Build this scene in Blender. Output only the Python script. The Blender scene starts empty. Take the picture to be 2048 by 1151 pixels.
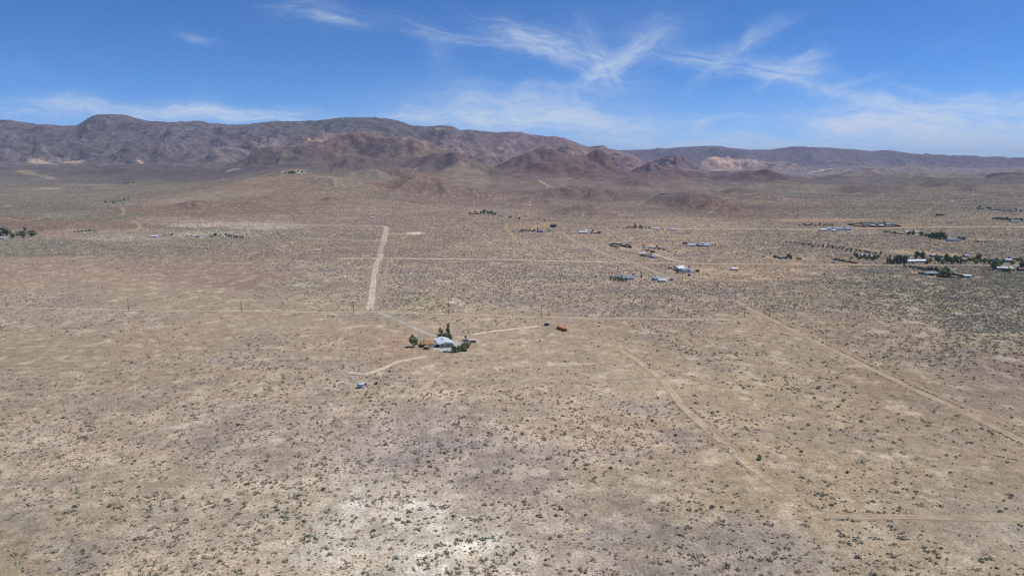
import bpy, math, random
import numpy as np
from mathutils import Vector, Matrix

random.seed(7); rng = np.random.default_rng(11)
scene = bpy.context.scene
COL = scene.collection

# ------------------------------------------------------------------ camera
CAM_H = 140.0; FPX = 2048 * 24 / 36.0; PITCH = math.radians(10.2)
cam_data = bpy.data.cameras.new('camera'); cam_data.lens = 24; cam_data.sensor_width = 36
cam_data.clip_start = 1.0; cam_data.clip_end = 90000
cam = bpy.data.objects.new('camera', cam_data); COL.objects.link(cam)
cam.location = (0, 0, CAM_H); cam.rotation_euler = (math.pi / 2 - PITCH, 0, 0)
scene.camera = cam
scene.view_settings.view_transform = 'Standard'; scene.view_settings.look = 'None'
scene.view_settings.exposure = EXPOSURE = 0.0; scene.view_settings.gamma = 1.0
scene.cycles.volume_bounces = 1
scene.cycles.max_bounces = 5
scene.cycles.diffuse_bounces = 2

SUN_EL = math.radians(60); SUN_AZ = math.radians(76)      # azimuth clockwise from +Y (the way the camera looks)
sun_dir = Vector((math.sin(SUN_AZ) * math.cos(SUN_EL), math.cos(SUN_AZ) * math.cos(SUN_EL), math.sin(SUN_EL)))
sd = bpy.data.lights.new('sun', 'SUN'); sd.energy = 4.0; sd.angle = math.radians(0.53); sd.color = (1.0, 0.955, 0.88)
so = bpy.data.objects.new('sun', sd); COL.objects.link(so)
so.rotation_euler = sun_dir.to_track_quat('Z', 'Y').to_euler()

def ray(px, py):
    X = (px - 1024.0) / FPX; U = (575.5 - py) / FPX
    wy = math.cos(PITCH) + U * math.sin(PITCH); wz = -math.sin(PITCH) + U * math.cos(PITCH)
    return X / wy, wz / wy                                  # (u, v) per metre of +Y

# ------------------------------------------------------------------ world: sky with thin cirrus
world = bpy.data.worlds.new('World'); scene.world = world; world.use_nodes = True
wt = world.node_tree; wt.nodes.clear()
class NT:
    def __init__(s, tree): s.t = tree
    def n(s, kind, **kw):
        nd = s.t.nodes.new(kind)
        for k, v in kw.items(): setattr(nd, k, v)
        return nd
    def link(s, a, b): s.t.links.new(a, b)
    def put(s, sock, v):
        if isinstance(v, bpy.types.NodeSocket): s.t.links.new(v, sock)
        else: sock.default_value = v
    def m(s, op, a, b=0.0, c=0.0, clamp=False):
        nd = s.t.nodes.new('ShaderNodeMath'); nd.operation = op; nd.use_clamp = clamp
        s.put(nd.inputs[0], a); s.put(nd.inputs[1], b); s.put(nd.inputs[2], c)
        return nd.outputs[0]
    def ramp(s, v, a, b, lo=0.0, hi=1.0, smooth=True):
        nd = s.t.nodes.new('ShaderNodeMapRange'); nd.interpolation_type = 'SMOOTHSTEP' if smooth else 'LINEAR'
        s.put(nd.inputs[0], v); nd.inputs[1].default_value = a; nd.inputs[2].default_value = b
        nd.inputs[3].default_value = lo; nd.inputs[4].default_value = hi
        return nd.outputs[0]
    def noise(s, vec, scale, detail=4, rough=0.55, dist=0.0, dim='3D'):
        nd = s.t.nodes.new('ShaderNodeTexNoise'); nd.noise_dimensions = dim
        if vec is not None: s.put(nd.inputs['Vector'], vec)
        nd.inputs['Scale'].default_value = scale; nd.inputs['Detail'].default_value = detail
        nd.inputs['Roughness'].default_value = rough; nd.inputs['Distortion'].default_value = dist
        return nd.outputs[0]
    def xyz(s, x, y, z=0.0):
        nd = s.t.nodes.new('ShaderNodeCombineXYZ'); s.put(nd.inputs[0], x); s.put(nd.inputs[1], y); s.put(nd.inputs[2], z)
        return nd.outputs[0]
    def mix(s, f, a, b, mode='MIX'):
        nd = s.t.nodes.new('ShaderNodeMix'); nd.data_type = 'RGBA'; nd.blend_type = mode
        s.put(nd.inputs[0], f); s.put(nd.inputs[6], a); s.put(nd.inputs[7], b)
        return nd.outputs[2]
W = NT(wt)
sky = W.n('ShaderNodeTexSky', sky_type='NISHITA', sun_disc=False, sun_elevation=SUN_EL, sun_rotation=SUN_AZ,
          altitude=5000.0, air_density=1.0, dust_density=0.0, ozone_density=10.0)
tc = W.n('ShaderNodeTexCoord'); sp = W.n('ShaderNodeSeparateXYZ'); W.link(tc.outputs['Generated'], sp.inputs[0])
yy = W.m('MAXIMUM', sp.outputs[1], 0.05)
U0 = W.m('DIVIDE', sp.outputs[0], yy); V0 = W.m('DIVIDE', sp.outputs[2], yy)
wn = W.noise(W.xyz(U0, V0), 7.0, 3, 0.5); wn2 = W.noise(W.xyz(U0, V0, 5.0), 9.0, 3, 0.5)
Uw = W.m('ADD', U0, W.m('MULTIPLY', W.m('SUBTRACT', wn, 0.5), 0.085)); Vw = W.m('ADD', V0, W.m('MULTIPLY', W.m('SUBTRACT', wn2, 0.5), 0.055))
# (px, py, half length px, half width px, angle deg counter-clockwise, strength) in the photograph's frame
CLOUDS = [(640,32,75,20,-8,.50),(670,42,35,9,-12,.45),(400,78,28,9,-15,.25),(880,100,40,26,-60,.16),(980,78,160,20,-9,.38),(1100,98,120,22,-22,.62),
          (1150,108,90,28,-20,.45),(1205,118,65,20,-50,.60),(1250,112,55,18,35,.70),(1185,155,60,14,42,.55),(1140,177,70,6,-3,.28),(1290,70,90,30,18,.24),(1400,120,90,18,-5,.52),(1460,110,80,15,35,.38),(1510,65,55,10,30,.36),
          (1560,142,90,20,-8,.60),(1590,130,55,24,10,.45),(1540,158,50,7,25,.42),(1100,215,170,28,-8,.36),(1000,240,170,17,-4,.62),(1150,250,110,15,-14,.55),(1290,268,60,11,-10,.42),
          (1400,240,55,9,0,.42),(1400,252,18,9,60,.40),(1400,288,260,12,0,.40),(1690,252,60,20,-20,.66),(1800,245,110,20,-8,.60),(1900,275,230,30,-3,.72),(1980,200,120,12,8,.46),(1830,222,180,14,2,.40),(1870,185,110,8,-8,.25),
          (60,222,190,14,-2,.42),(260,215,180,15,-4,.40),(420,232,220,14,-4,.62),(520,238,140,12,0,.50),(1560,300,200,11,0,.30),(850,236,60,7,-3,.45),(2040,240,90,30,0,.55),(1880,262,300,46,-2,.36),(1080,236,240,34,-4,.34),(1750,205,140,10,-16,.36),(1700,170,60,6,10,.3)]
tot = None
for i, (px, py, L, B, ang, st) in enumerate(CLOUDS):
    u, v = ray(px, py); L /= FPX; B /= FPX; c, s_ = math.cos(math.radians(ang)), math.sin(math.radians(ang))
    du = W.m('SUBTRACT', Uw, u); dv = W.m('SUBTRACT', Vw, v)
    a = W.m('ADD', W.m('MULTIPLY', du, c), W.m('MULTIPLY', dv, s_)); b = W.m('SUBTRACT', W.m('MULTIPLY', dv, c), W.m('MULTIPLY', du, s_))
    e = W.m('ADD', W.m('POWER', W.m('DIVIDE', a, L * 1.0), 2.0), W.m('POWER', W.m('DIVIDE', b, B * (1.0 if py < 200 else 1.1)), 2.0))
    g = W.m('EXPONENT', W.m('MULTIPLY', e, -1.0))
    if st > .37:
        f = W.noise(W.xyz(W.m('MULTIPLY', a, 9.0), W.m('MULTIPLY', b, 70.0), i * 3.7), 1.0, 5, 0.66, 0.5)
        g = W.m('MULTIPLY', g, W.ramp(f, .34, .70, .12, 1.4))
    g = W.m('MULTIPLY', g, st * (.88 if py < 200 else 1.35))
    tot = g if tot is None else W.m('ADD', tot, g)
fine = W.noise(W.xyz(W.m('MULTIPLY', Uw, 14.0), W.m('MULTIPLY', Vw, 45.0)), 1.0, 6, 0.7, 1.0)
tot = W.m('MULTIPLY', tot, W.ramp(fine, .3, .72, .45, 1.3))
veil = W.noise(W.xyz(W.m('MULTIPLY', Uw, 3.0), W.m('MULTIPLY', Vw, 12.0), 9.0), 1.0, 5, 0.6, .6)
tot = W.m('ADD', tot, W.m('MULTIPLY', W.m('MULTIPLY', W.ramp(veil, .5, .75), .10), W.ramp(V0, .02, .25, 1.0, .3)))
cov = W.m('SUBTRACT', 1.0, W.m('EXPONENT', W.m('MULTIPLY', tot, -1.0)), clamp=True)
cov = W.m('MULTIPLY', cov, W.ramp(sp.outputs[1], .05, .3))
SKY_S = 0.128
hsv = W.n('ShaderNodeHueSaturation'); hsv.inputs['Saturation'].default_value = 1.10; hsv.inputs['Value'].default_value = 1.0
W.link(sky.outputs[0], hsv.inputs['Color'])
skyc = W.mix(cov, hsv.outputs[0], (5.2, 5.9, 6.7, 1))
bg = W.n('ShaderNodeBackground'); W.link(skyc, bg.inputs[0]); bg.inputs[1].default_value = SKY_S
wo = W.n('ShaderNodeOutputWorld'); W.link(bg.outputs[0], wo.inputs[0])
world.cycles.sampling_method = 'MANUAL'; world.cycles.sample_map_resolution = 512

# ------------------------------------------------------------------ numpy noise
_perm = rng.permutation(4096); _ang = rng.random(4096) * 2 * np.pi
_gx, _gy = np.cos(_ang), np.sin(_ang)
def perlin(x, y):
    xi = np.floor(x).astype(np.int64); yi = np.floor(y).astype(np.int64)
    xf = x - xi; yf = y - yi
    sx = xf * xf * xf * (xf * (xf * 6 - 15) + 10); sy = yf * yf * yf * (yf * (yf * 6 - 15) + 10)
    def g(ix, iy, dx, dy):
        h = _perm[(_perm[ix & 4095] + iy) & 4095]
        return _gx[h] * dx + _gy[h] * dy
    a = g(xi, yi, xf, yf); b = g(xi + 1, yi, xf - 1, yf)
    c = g(xi, yi + 1, xf, yf - 1); d = g(xi + 1, yi + 1, xf - 1, yf - 1)
    return ((a + sx * (b - a)) * (1 - sy) + (c + sx * (d - c)) * sy) * 1.5
def fbm(x, y, scale, octv=4, gain=0.5, off=0.0):
    s = np.zeros_like(x); a = 1.0; t = 0.0; f = 1.0 / scale
    for o in range(octv):
        s += a * perlin(x * f + off + o * 17.3, y * f - off + o * 9.1); t += a; a *= gain; f *= 2.03
    return s / t
def ridged(x, y, scale, octv=5, gain=0.5, off=0.0):
    s = np.zeros_like(x); a = 1.0; t = 0.0; f = 1.0 / scale; w = np.ones_like(x)
    for o in range(octv):
        n = 1 - np.abs(perlin(x * f + off + o * 31.7, y * f + off * 2 + o * 11.9)) * 1.7
        n = np.clip(n, 0, 1) ** 2 * w; s += a * n; t += a; w = np.clip(n * 1.6, 0, 1); a *= gain; f *= 2.1
    return s / t
def sstep(x, a, b):
    t = np.clip((x - a) / (b - a), 0, 1); return t * t * (3 - 2 * t)

# ------------------------------------------------------------------ terrain height
def zat(px, py, Y): return CAM_H + Y * ray(px, py)[1]
def upx(px): return ray(px, 330)[0]
COLS = [  # pixel column -> (pixel row, distance) pairs of the land surface, nearest first
 (-500, [(445,1680),(400,2600),(350,4400),(322,6200),(245,8300)]),
 (0,    [(445,1690),(400,2600),(350,4400),(322,6200),(246,8300)]),
 (200,  [(445,1690),(400,2600),(360,3900),(330,5600),(310,6400),(240,8300)]),
 (350,  [(445,1690),(415,2150),(386,2600),(381,2850),(360,3800),(330,5500),(310,6400),(252,8300)]),
 (430,  [(445,1690),(405,2230),(376,2600),(370,2800),(362,3700),(330,5500),(310,6300),(256,8400)]),
 (500,  [(445,1680),(420,2000),(385,2400),(357,2750),(355,3000),(352,3700),(330,5200),(310,6200),(256,8400)]),
 (600,  [(448,1640),(420,1980),(385,2350),(348,2760),(349,3050),(346,3600),(330,5000),(312,6000),(248,8400)]),
 (700,  [(450,1610),(425,1930),(390,2320),(352,2800),(351,3100),(342,4000),(328,5200),(312,6100),(240,8400)]),
 (800,  [(450,1610),(430,1900),(400,2300),(372,2700),(358,3200),(345,4000),(330,5200),(315,6200),(250,8500)]),
 (900,  [(450,1610),(430,1900),(400,2400),(378,2950),(360,3700),(345,4600),(325,5900),(312,6700),(258,8600)]),
 (1000, [(450,1610),(430,1900),(400,2500),(380,3100),(360,4000),(345,5000),(325,6200),(310,7000),(270,8700)]),
 (1100, [(450,1610),(430,1910),(400,2600),(380,3200),(360,4150),(345,5200),(328,6500),(315,7200),(280,8700)]),
 (1200, [(450,1610),(430,1920),(400,2650),(380,3300),(360,4350),(345,5400),(328,6900),(318,7700),(298,8800)]),
 (1260, [(450,1610),(430,1930),(400,2700),(380,3400),(360,4500),(345,5700),(330,7200),(322,8000),(312,8800)]),
 (1340, [(450,1610),(430,1940),(400,2750),(380,3500),(360,4800),(345,6300),(335,7600),(329,8500)]),
 (1450, [(455,1560),(430,1950),(400,2780),(370,4100),(350,5900),(340,7600),(334,8600)]),
 (1600, [(455,1560),(430,1960),(400,2800),(370,4200),(350,6000),(341,7600),(337,8600)]),
 (1800, [(450,1640),(430,1960),(400,2790),(370,4300),(350,6300),(340,7800),(335,8600)]),
 (2048, [(450,1640),(430,1960),(400,2790),(370,4300),(350,6300),(342,7800),(337,8600)]),
 (2550, [(450,1640),(430,1960),(400,2790),(370,4300),(350,6300),(342,7800),(337,8600)])]
SKYLINE = [(-500,246),(0,238),(28,240),(45,243),(80,247),(110,249),(130,250),(162,251),(175,243),(190,234),(205,229),(218,227),(240,229),(267,231),(280,236),(300,241),
 (330,243),(370,243),(385,242),(410,242),(425,246),(460,249),(480,249),(500,248),(560,242),(600,242),(650,240),(680,234),(720,233.5),(775,236),(800,242),(820,250),(850,252),(870,252),(890,250),(905,252),(920,259),(950,259),(980,264),
 (1015,264),(1045,264),(1060,269),(1110,273),(1130,277),(1150,285),(1172,293),(1185,293),(1200,290.5),(1208,291),(1213,296),(1230,300),(1265,310),(1300,330),(1340,360)]
FARLINE = [(1000,304),(1200,301),(1250,300),(1280,299),(1315,296),(1330,298),(1370,294),(1410,291),(1440,291),(1470,296),(1500,299),(1540,299),(1560,296),(1600,293.5),(1640,294),(1700,298),(1740,302),(1760,300),(1790,301),(1840,307),(1900,312),(1940,312),(2000,313),(2048,316),(2500,322)]
Ycrest = 8500.0
YR = np.concatenate([np.linspace(15, 200, 14)[:-1], 1 / np.linspace(1 / 200., 1 / 1600., 430), np.linspace(1600, 3200, 190)[1:],
                     np.linspace(3200, 9000, 560)[1:], np.linspace(9000, 13000, 50)[1:], np.linspace(13000, 19500, 190)[1:], np.linspace(19500, 30000, 12)[1:]])
NU = 1300
UG = np.linspace(-1.02, 1.02, NU)
def col_profile(px, pts):
    Ys = [0.0, 1200.0]; Zs = [0.0, 0.0]
    for py, Y in pts: Ys.append(Y); Zs.append(max(zat(px, py, Y), 0.0 if Y < 2000 else -50))
    last = Ys[-1]; Ys += [last + 2200, last + 5000, 40000]; Zs += [min(Zs[-1], 110) - 20, 60, 60]
    z = np.interp(YR, Ys, Zs)
    yd = np.linspace(0, 30000, 3001); zd = np.interp(yd, Ys, Zs)
    k = np.exp(-np.linspace(-2, 2, 31) ** 2); k /= k.sum()
    return np.interp(YR, yd, np.convolve(np.pad(zd, 15, mode='edge'), k, 'valid'))
P = np.array([col_profile(px, pts) for px, pts in COLS]); pu = np.array([upx(c[0]) for c in COLS])
from_u = np.interp(UG, pu, np.arange(len(pu)))
i0 = np.clip(np.floor(from_u).astype(int), 0, len(pu) - 2); f = from_u - i0; f = f * f * (3 - 2 * f) * .6 + f * .4
Z = (P[i0] * (1 - f)[:, None] + P[i0 + 1] * f[:, None]).T          # rows (Y) x columns (u)
XX = YR[:, None] * UG[None, :]; YY = np.repeat(YR[:, None], NU, 1)
UU = np.repeat(UG[None, :], len(YR), 0)
# main range: rise to a crest whose outline is the photograph's
su = np.array([upx(p[0]) for p in SKYLINE]); sz = np.array([zat(p[0], p[1], 8500) for p in SKYLINE])
crest = np.interp(UG, su, sz)
k = np.exp(-np.linspace(-2, 2, 9) ** 2); k /= k.sum(); crest = np.convolve(np.pad(crest, 4, mode='edge'), k, 'valid')
xw = XX + 260 * fbm(XX, YY, 1500, 2, off=3.3)
yw = YY + 260 * fbm(XX, YY, 1500, 2, off=8.1)
t = (YY - 5000) / (8500 - 5000)
foot = 250.0 * sstep(-UU, -.15, .3)
rise = np.where(t < 1, np.clip(t, 0, 1) ** 2.0, 1 - (t - 1) * 1.1)
base_at = Z[np.searchsorted(YR, 5000)][None, :]
mr = base_at + (crest[None, :] - base_at) * rise
mask = sstep(YY, 4400, 6400) * sstep(crest[None, :] - 120, 0, 120)
Z = np.where(crest[None, :] > 140, Z * (1 - mask) + np.minimum(mr, crest[None, :]) * mask, Z)
# spurs and gullies
rd = ridged(xw, yw, 1150, 6, 0.52, off=2.2); rd2 = ridged(xw, yw, 420, 5, 0.55, off=6.2)
relief = np.clip((Z - base_at) / np.maximum(crest[None, :] - base_at, 60), 0, 1)
mtn = mask * np.clip(4.6 * relief ** 1.15 * (1.0 - relief) + .03, 0, 1) * sstep(YY, 5300, 6700) * (YY < 8800)
Z = Z + mtn * ((rd - .42) * 150 + (rd2 - .4) * 60) * np.clip((crest[None, :] - 100) / 400, .25, 1)
onc = mask * np.exp(-((YY - 8450) / 350) ** 2)
Z = Z + onc * (fbm(XX, YY, 130, 4, .6, off=4.0) * 15)
Z = np.where((YY > 5600) & (YY < 10500) & (mask > .5), np.minimum(Z, CAM_H + (crest[None, :] + 9 - CAM_H) * YY / 8500), Z)
# far range
fu = np.array([upx(p[0]) for p in FARLINE]); fz = np.array([zat(p[0], p[1], 16500) for p in FARLINE])
fc = np.interp(UG, fu, fz)[None, :]
fd = ridged(xw, yw, 2300, 5, 0.5, off=14.2)
ft = np.clip((YY - 12500) / 4000, 0, 1) ** 1.1; back = np.clip(1 - (YY - 16500) / 3000, 0, 1)
fr = 60 + (fc - 60) * np.where(YY < 16500, ft, back) + (fd - .45) * 330 * np.clip(4 * ft * (1 - ft), 0, 1) * (YY < 16500)
fr = np.minimum(fr, CAM_H + (fc - CAM_H) * YY / 16500 + 6)
Z = np.where(YY > 11500, np.maximum(Z, fr), Z)
# single hills: (px, py of the top, half width in px, py of the foot, own colour or None)
HILLS = [(682,257,125,326,(120,103,94)),(813,261,140,330,(119,102,95)),(714,302,75,336,(112,100,95)),(833,282,80,330,(126,112,102)),(893,308,100,342,(112,99,95)),(789,333,64,356,(112,98,92)),(862,346,112,392,(122,106,96)),(745,338,60,356,None),(570,288,85,326,None),(620,296,45,322,None),
 (60,284,90,324,None),(160,275,90,322,None),(330,282,95,324,None),(430,288,90,324,None),(250,299,110,326,None),(510,300,50,325,None),(1140,310,130,352,(122,105,99)),(1243,302,42,322,None),(1262,303,84,336,None),(1250,324,44,340,(106,90,90)),(1347,305,48,328,(106,94,98)),(1344,329,100,356,(110,93,91)),
 (1432,308,50,334,(158,138,122)),(1490,313,62,337,(142,128,122)),(1560,322,55,339,(122,112,112)),(1495,345,85,364,(106,92,90)),(1185,373,80,398,(106,93,90)),(1112,375,66,394,(110,97,92)),(1372,383,92,414,(106,93,90)),(1320,389,40,405,None),(1125,319,50,345,(118,101,97)),(1050,312,90,344,None),(980,298,62,330,None),(930,318,80,346,None),
 (1085,331,44,352,(120,98,92)),(1190,338,64,357,(122,100,95)),(1210,315,42,336,None),(1300,320,38,341,(114,96,96)),(1180,407,90,432,(122,107,100)),(660,392,30,404,(118,103,94)),(1000,345,50,362,None),(1430,396,85,424,(116,98,90)),(1600,362,70,376,(108,98,94)),(1760,372,90,388,(110,102,94)),(1900,366,80,380,(106,98,92)),(1540,385,70,404,(116,102,95)),(1280,362,60,376,(110,98,93)),(1060,392,60,408,(116,102,94)),(1480,372,50,384,(104,92,88)),(380,400,60,418,(124,108,97)),(960,378,50,394,(116,100,92)),(1700,338,90,352,None),(1850,339,120,352,None),(2010,350,60,364,(104,94,92)),(655,349,60,372,None),(1560,352,60,366,None),(1150,290,60,312,None),(1200,300,25,318,None)]
HILL_W = []
for j, (px, py, hw, pb, hc) in enumerate(HILLS):
    u, v = ray(px, pb); Yt = np.linspace(1500, 9500, 1600)
    iu = min(max(int(round((u - UG[0]) / (UG[1] - UG[0]))), 0), NU - 1)
    zz = np.interp(Yt, YR, Z[:, iu]); hit = np.argmax(zz > CAM_H + v * Yt); Yb = Yt[hit] if hit > 0 else 6500.
    Yb = min(Yb, 7900.)
    R = hw * Yb / FPX; Y = Yb + R * .75; x0 = upx(px) * Y; zt = zat(px, py, Y)
    zb = float(np.interp(Y, YR, Z[:, iu])); hgt = (zt - zb) * ((.66 if hw > 95 else .80) if Y > 5200 else .92)
    if hgt < 3: continue
    r0, r1 = np.searchsorted(YR, [Y - 1.3 * R, Y + 1.3 * R]); c0, c1 = np.searchsorted(UG, [(x0 - 1.3 * R) / (Y - R), (x0 + 1.3 * R) / (Y - R)])
    if px < 1024: c0, c1 = np.searchsorted(UG, [(x0 - 1.3 * R) / (Y + (-R if x0 < 1.3 * R else R)), (x0 + 1.3 * R) / (Y - R if x0 + 1.3 * R > 0 else Y + R)])
    sub = np.s_[r0:r1, c0:c1]
    dx = XX[sub] - x0; dy = YY[sub] - Y
    th = np.arctan2(dy, dx); rr = np.hypot(dx, dy) / R
    lob = perlin(np.cos(th) * 1.6 + j * 7, np.sin(th) * 1.6 + j) * .40 + perlin(np.cos(th) * 4 + j * 3, np.sin(th) * 4 + j) * .10 + fbm(XX[sub], YY[sub], R * .5, 4, .6, off=j) * (.22 if Y > 6000 else .14)
    q = rr * (1 + lob * np.clip(rr * 3, 0, 1)) + (.4 - ridged(XX[sub], YY[sub], R * .55, 5, .6, off=j * 1.7)) * (.16 if Y > 6000 else .07) * np.clip(rr * 2.5, 0, 1)
    q = np.clip(q, 0, 1.25)
    q = np.clip(q, 0, 1.25); shape = np.where(q < 1, (1 - q * q) ** (1.9 if Y < 6000 else 1.7), 0)
    Z[sub] = Z[sub] + hgt * np.clip(shape, 0, 1.05)
    HILL_W.append((x0, Y, R, hc, j))
lim = CAM_H + (crest[None, :] - 32 - CAM_H) * YY / 8500
Z = np.where((YY > 4800) & (YY < 8000) & (crest[None, :] > 190) & (Z > lim), lim + (Z - lim) * .12, Z)
# rolling relief everywhere beyond the near plain, tiny relief near
roll = sstep(YY, 1500, 3200) * (1 - mask)
broad = sstep(YY, 2900, 4200) * (1 - sstep(YY, 6500, 8200) * .6) * (1 - mask) * (.35 + .65 * sstep(UU, -.45, .1))
Z = Z + broad * (ridged(XX + 200 * fbm(XX, YY, 700, 2, off=55), YY * .8, 1500, 4, .45, off=44.) - .35) * 85 + sstep(YY, 2600, 4000) * (1 - mask) * fbm(XX, YY, 900, 3, .5, off=61.) * 24
Z = Z + roll * (fbm(XX, YY, 520, 4, .5, off=1.5) * 9 + (ridged(xw, yw, 300, 4, .5, off=9) - .4) * 7) * np.clip(YY / 6000, .1, .8)
Z = Z + fbm(XX, YY, 160, 3, .5, off=7.7) * .7 * sstep(YY, 200, 500)
jag = sstep(YY, 5800, 7000) * (YY < 9000) * (mask > .1)
Z = Z + jag * fbm(XX, YY, 60, 3, .6, off=21.) * 12 * (1 - .6 * onc)

def grid_z(x, y):
    x = np.asarray(x, float); y = np.asarray(y, float)
    fi = np.interp(y, YR, np.arange(len(YR))); u = x / np.maximum(y, 1.0)
    fj = np.clip((u - UG[0]) / (UG[1] - UG[0]), 0, NU - 1.001)
    i = np.clip(fi.astype(int), 0, len(YR) - 2); j = fj.astype(int); a = fi - i; b = fj - j
    return (Z[i, j] * (1 - a) * (1 - b) + Z[i + 1, j] * a * (1 - b) + Z[i, j + 1] * (1 - a) * b + Z[i + 1, j + 1] * a * b)
_ys = np.concatenate([np.linspace(100, 1600, 3000), np.linspace(1600, 9500, 6000)])
def at(px, py):
    u, v = ray(px, py)
    d = grid_z(u * _ys, _ys) - (CAM_H + v * _ys)
    k = np.argmax(d > 0)
    if d[k] <= 0: k = len(_ys) - 1
    if k == 0: return Vector((u * _ys[0], _ys[0], 0))
    t = -d[k - 1] / (d[k] - d[k - 1]); Y = _ys[k - 1] + t * (_ys[k] - _ys[k - 1])
    return Vector((u * Y, Y, float(grid_z(u * Y, Y))))
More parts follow.
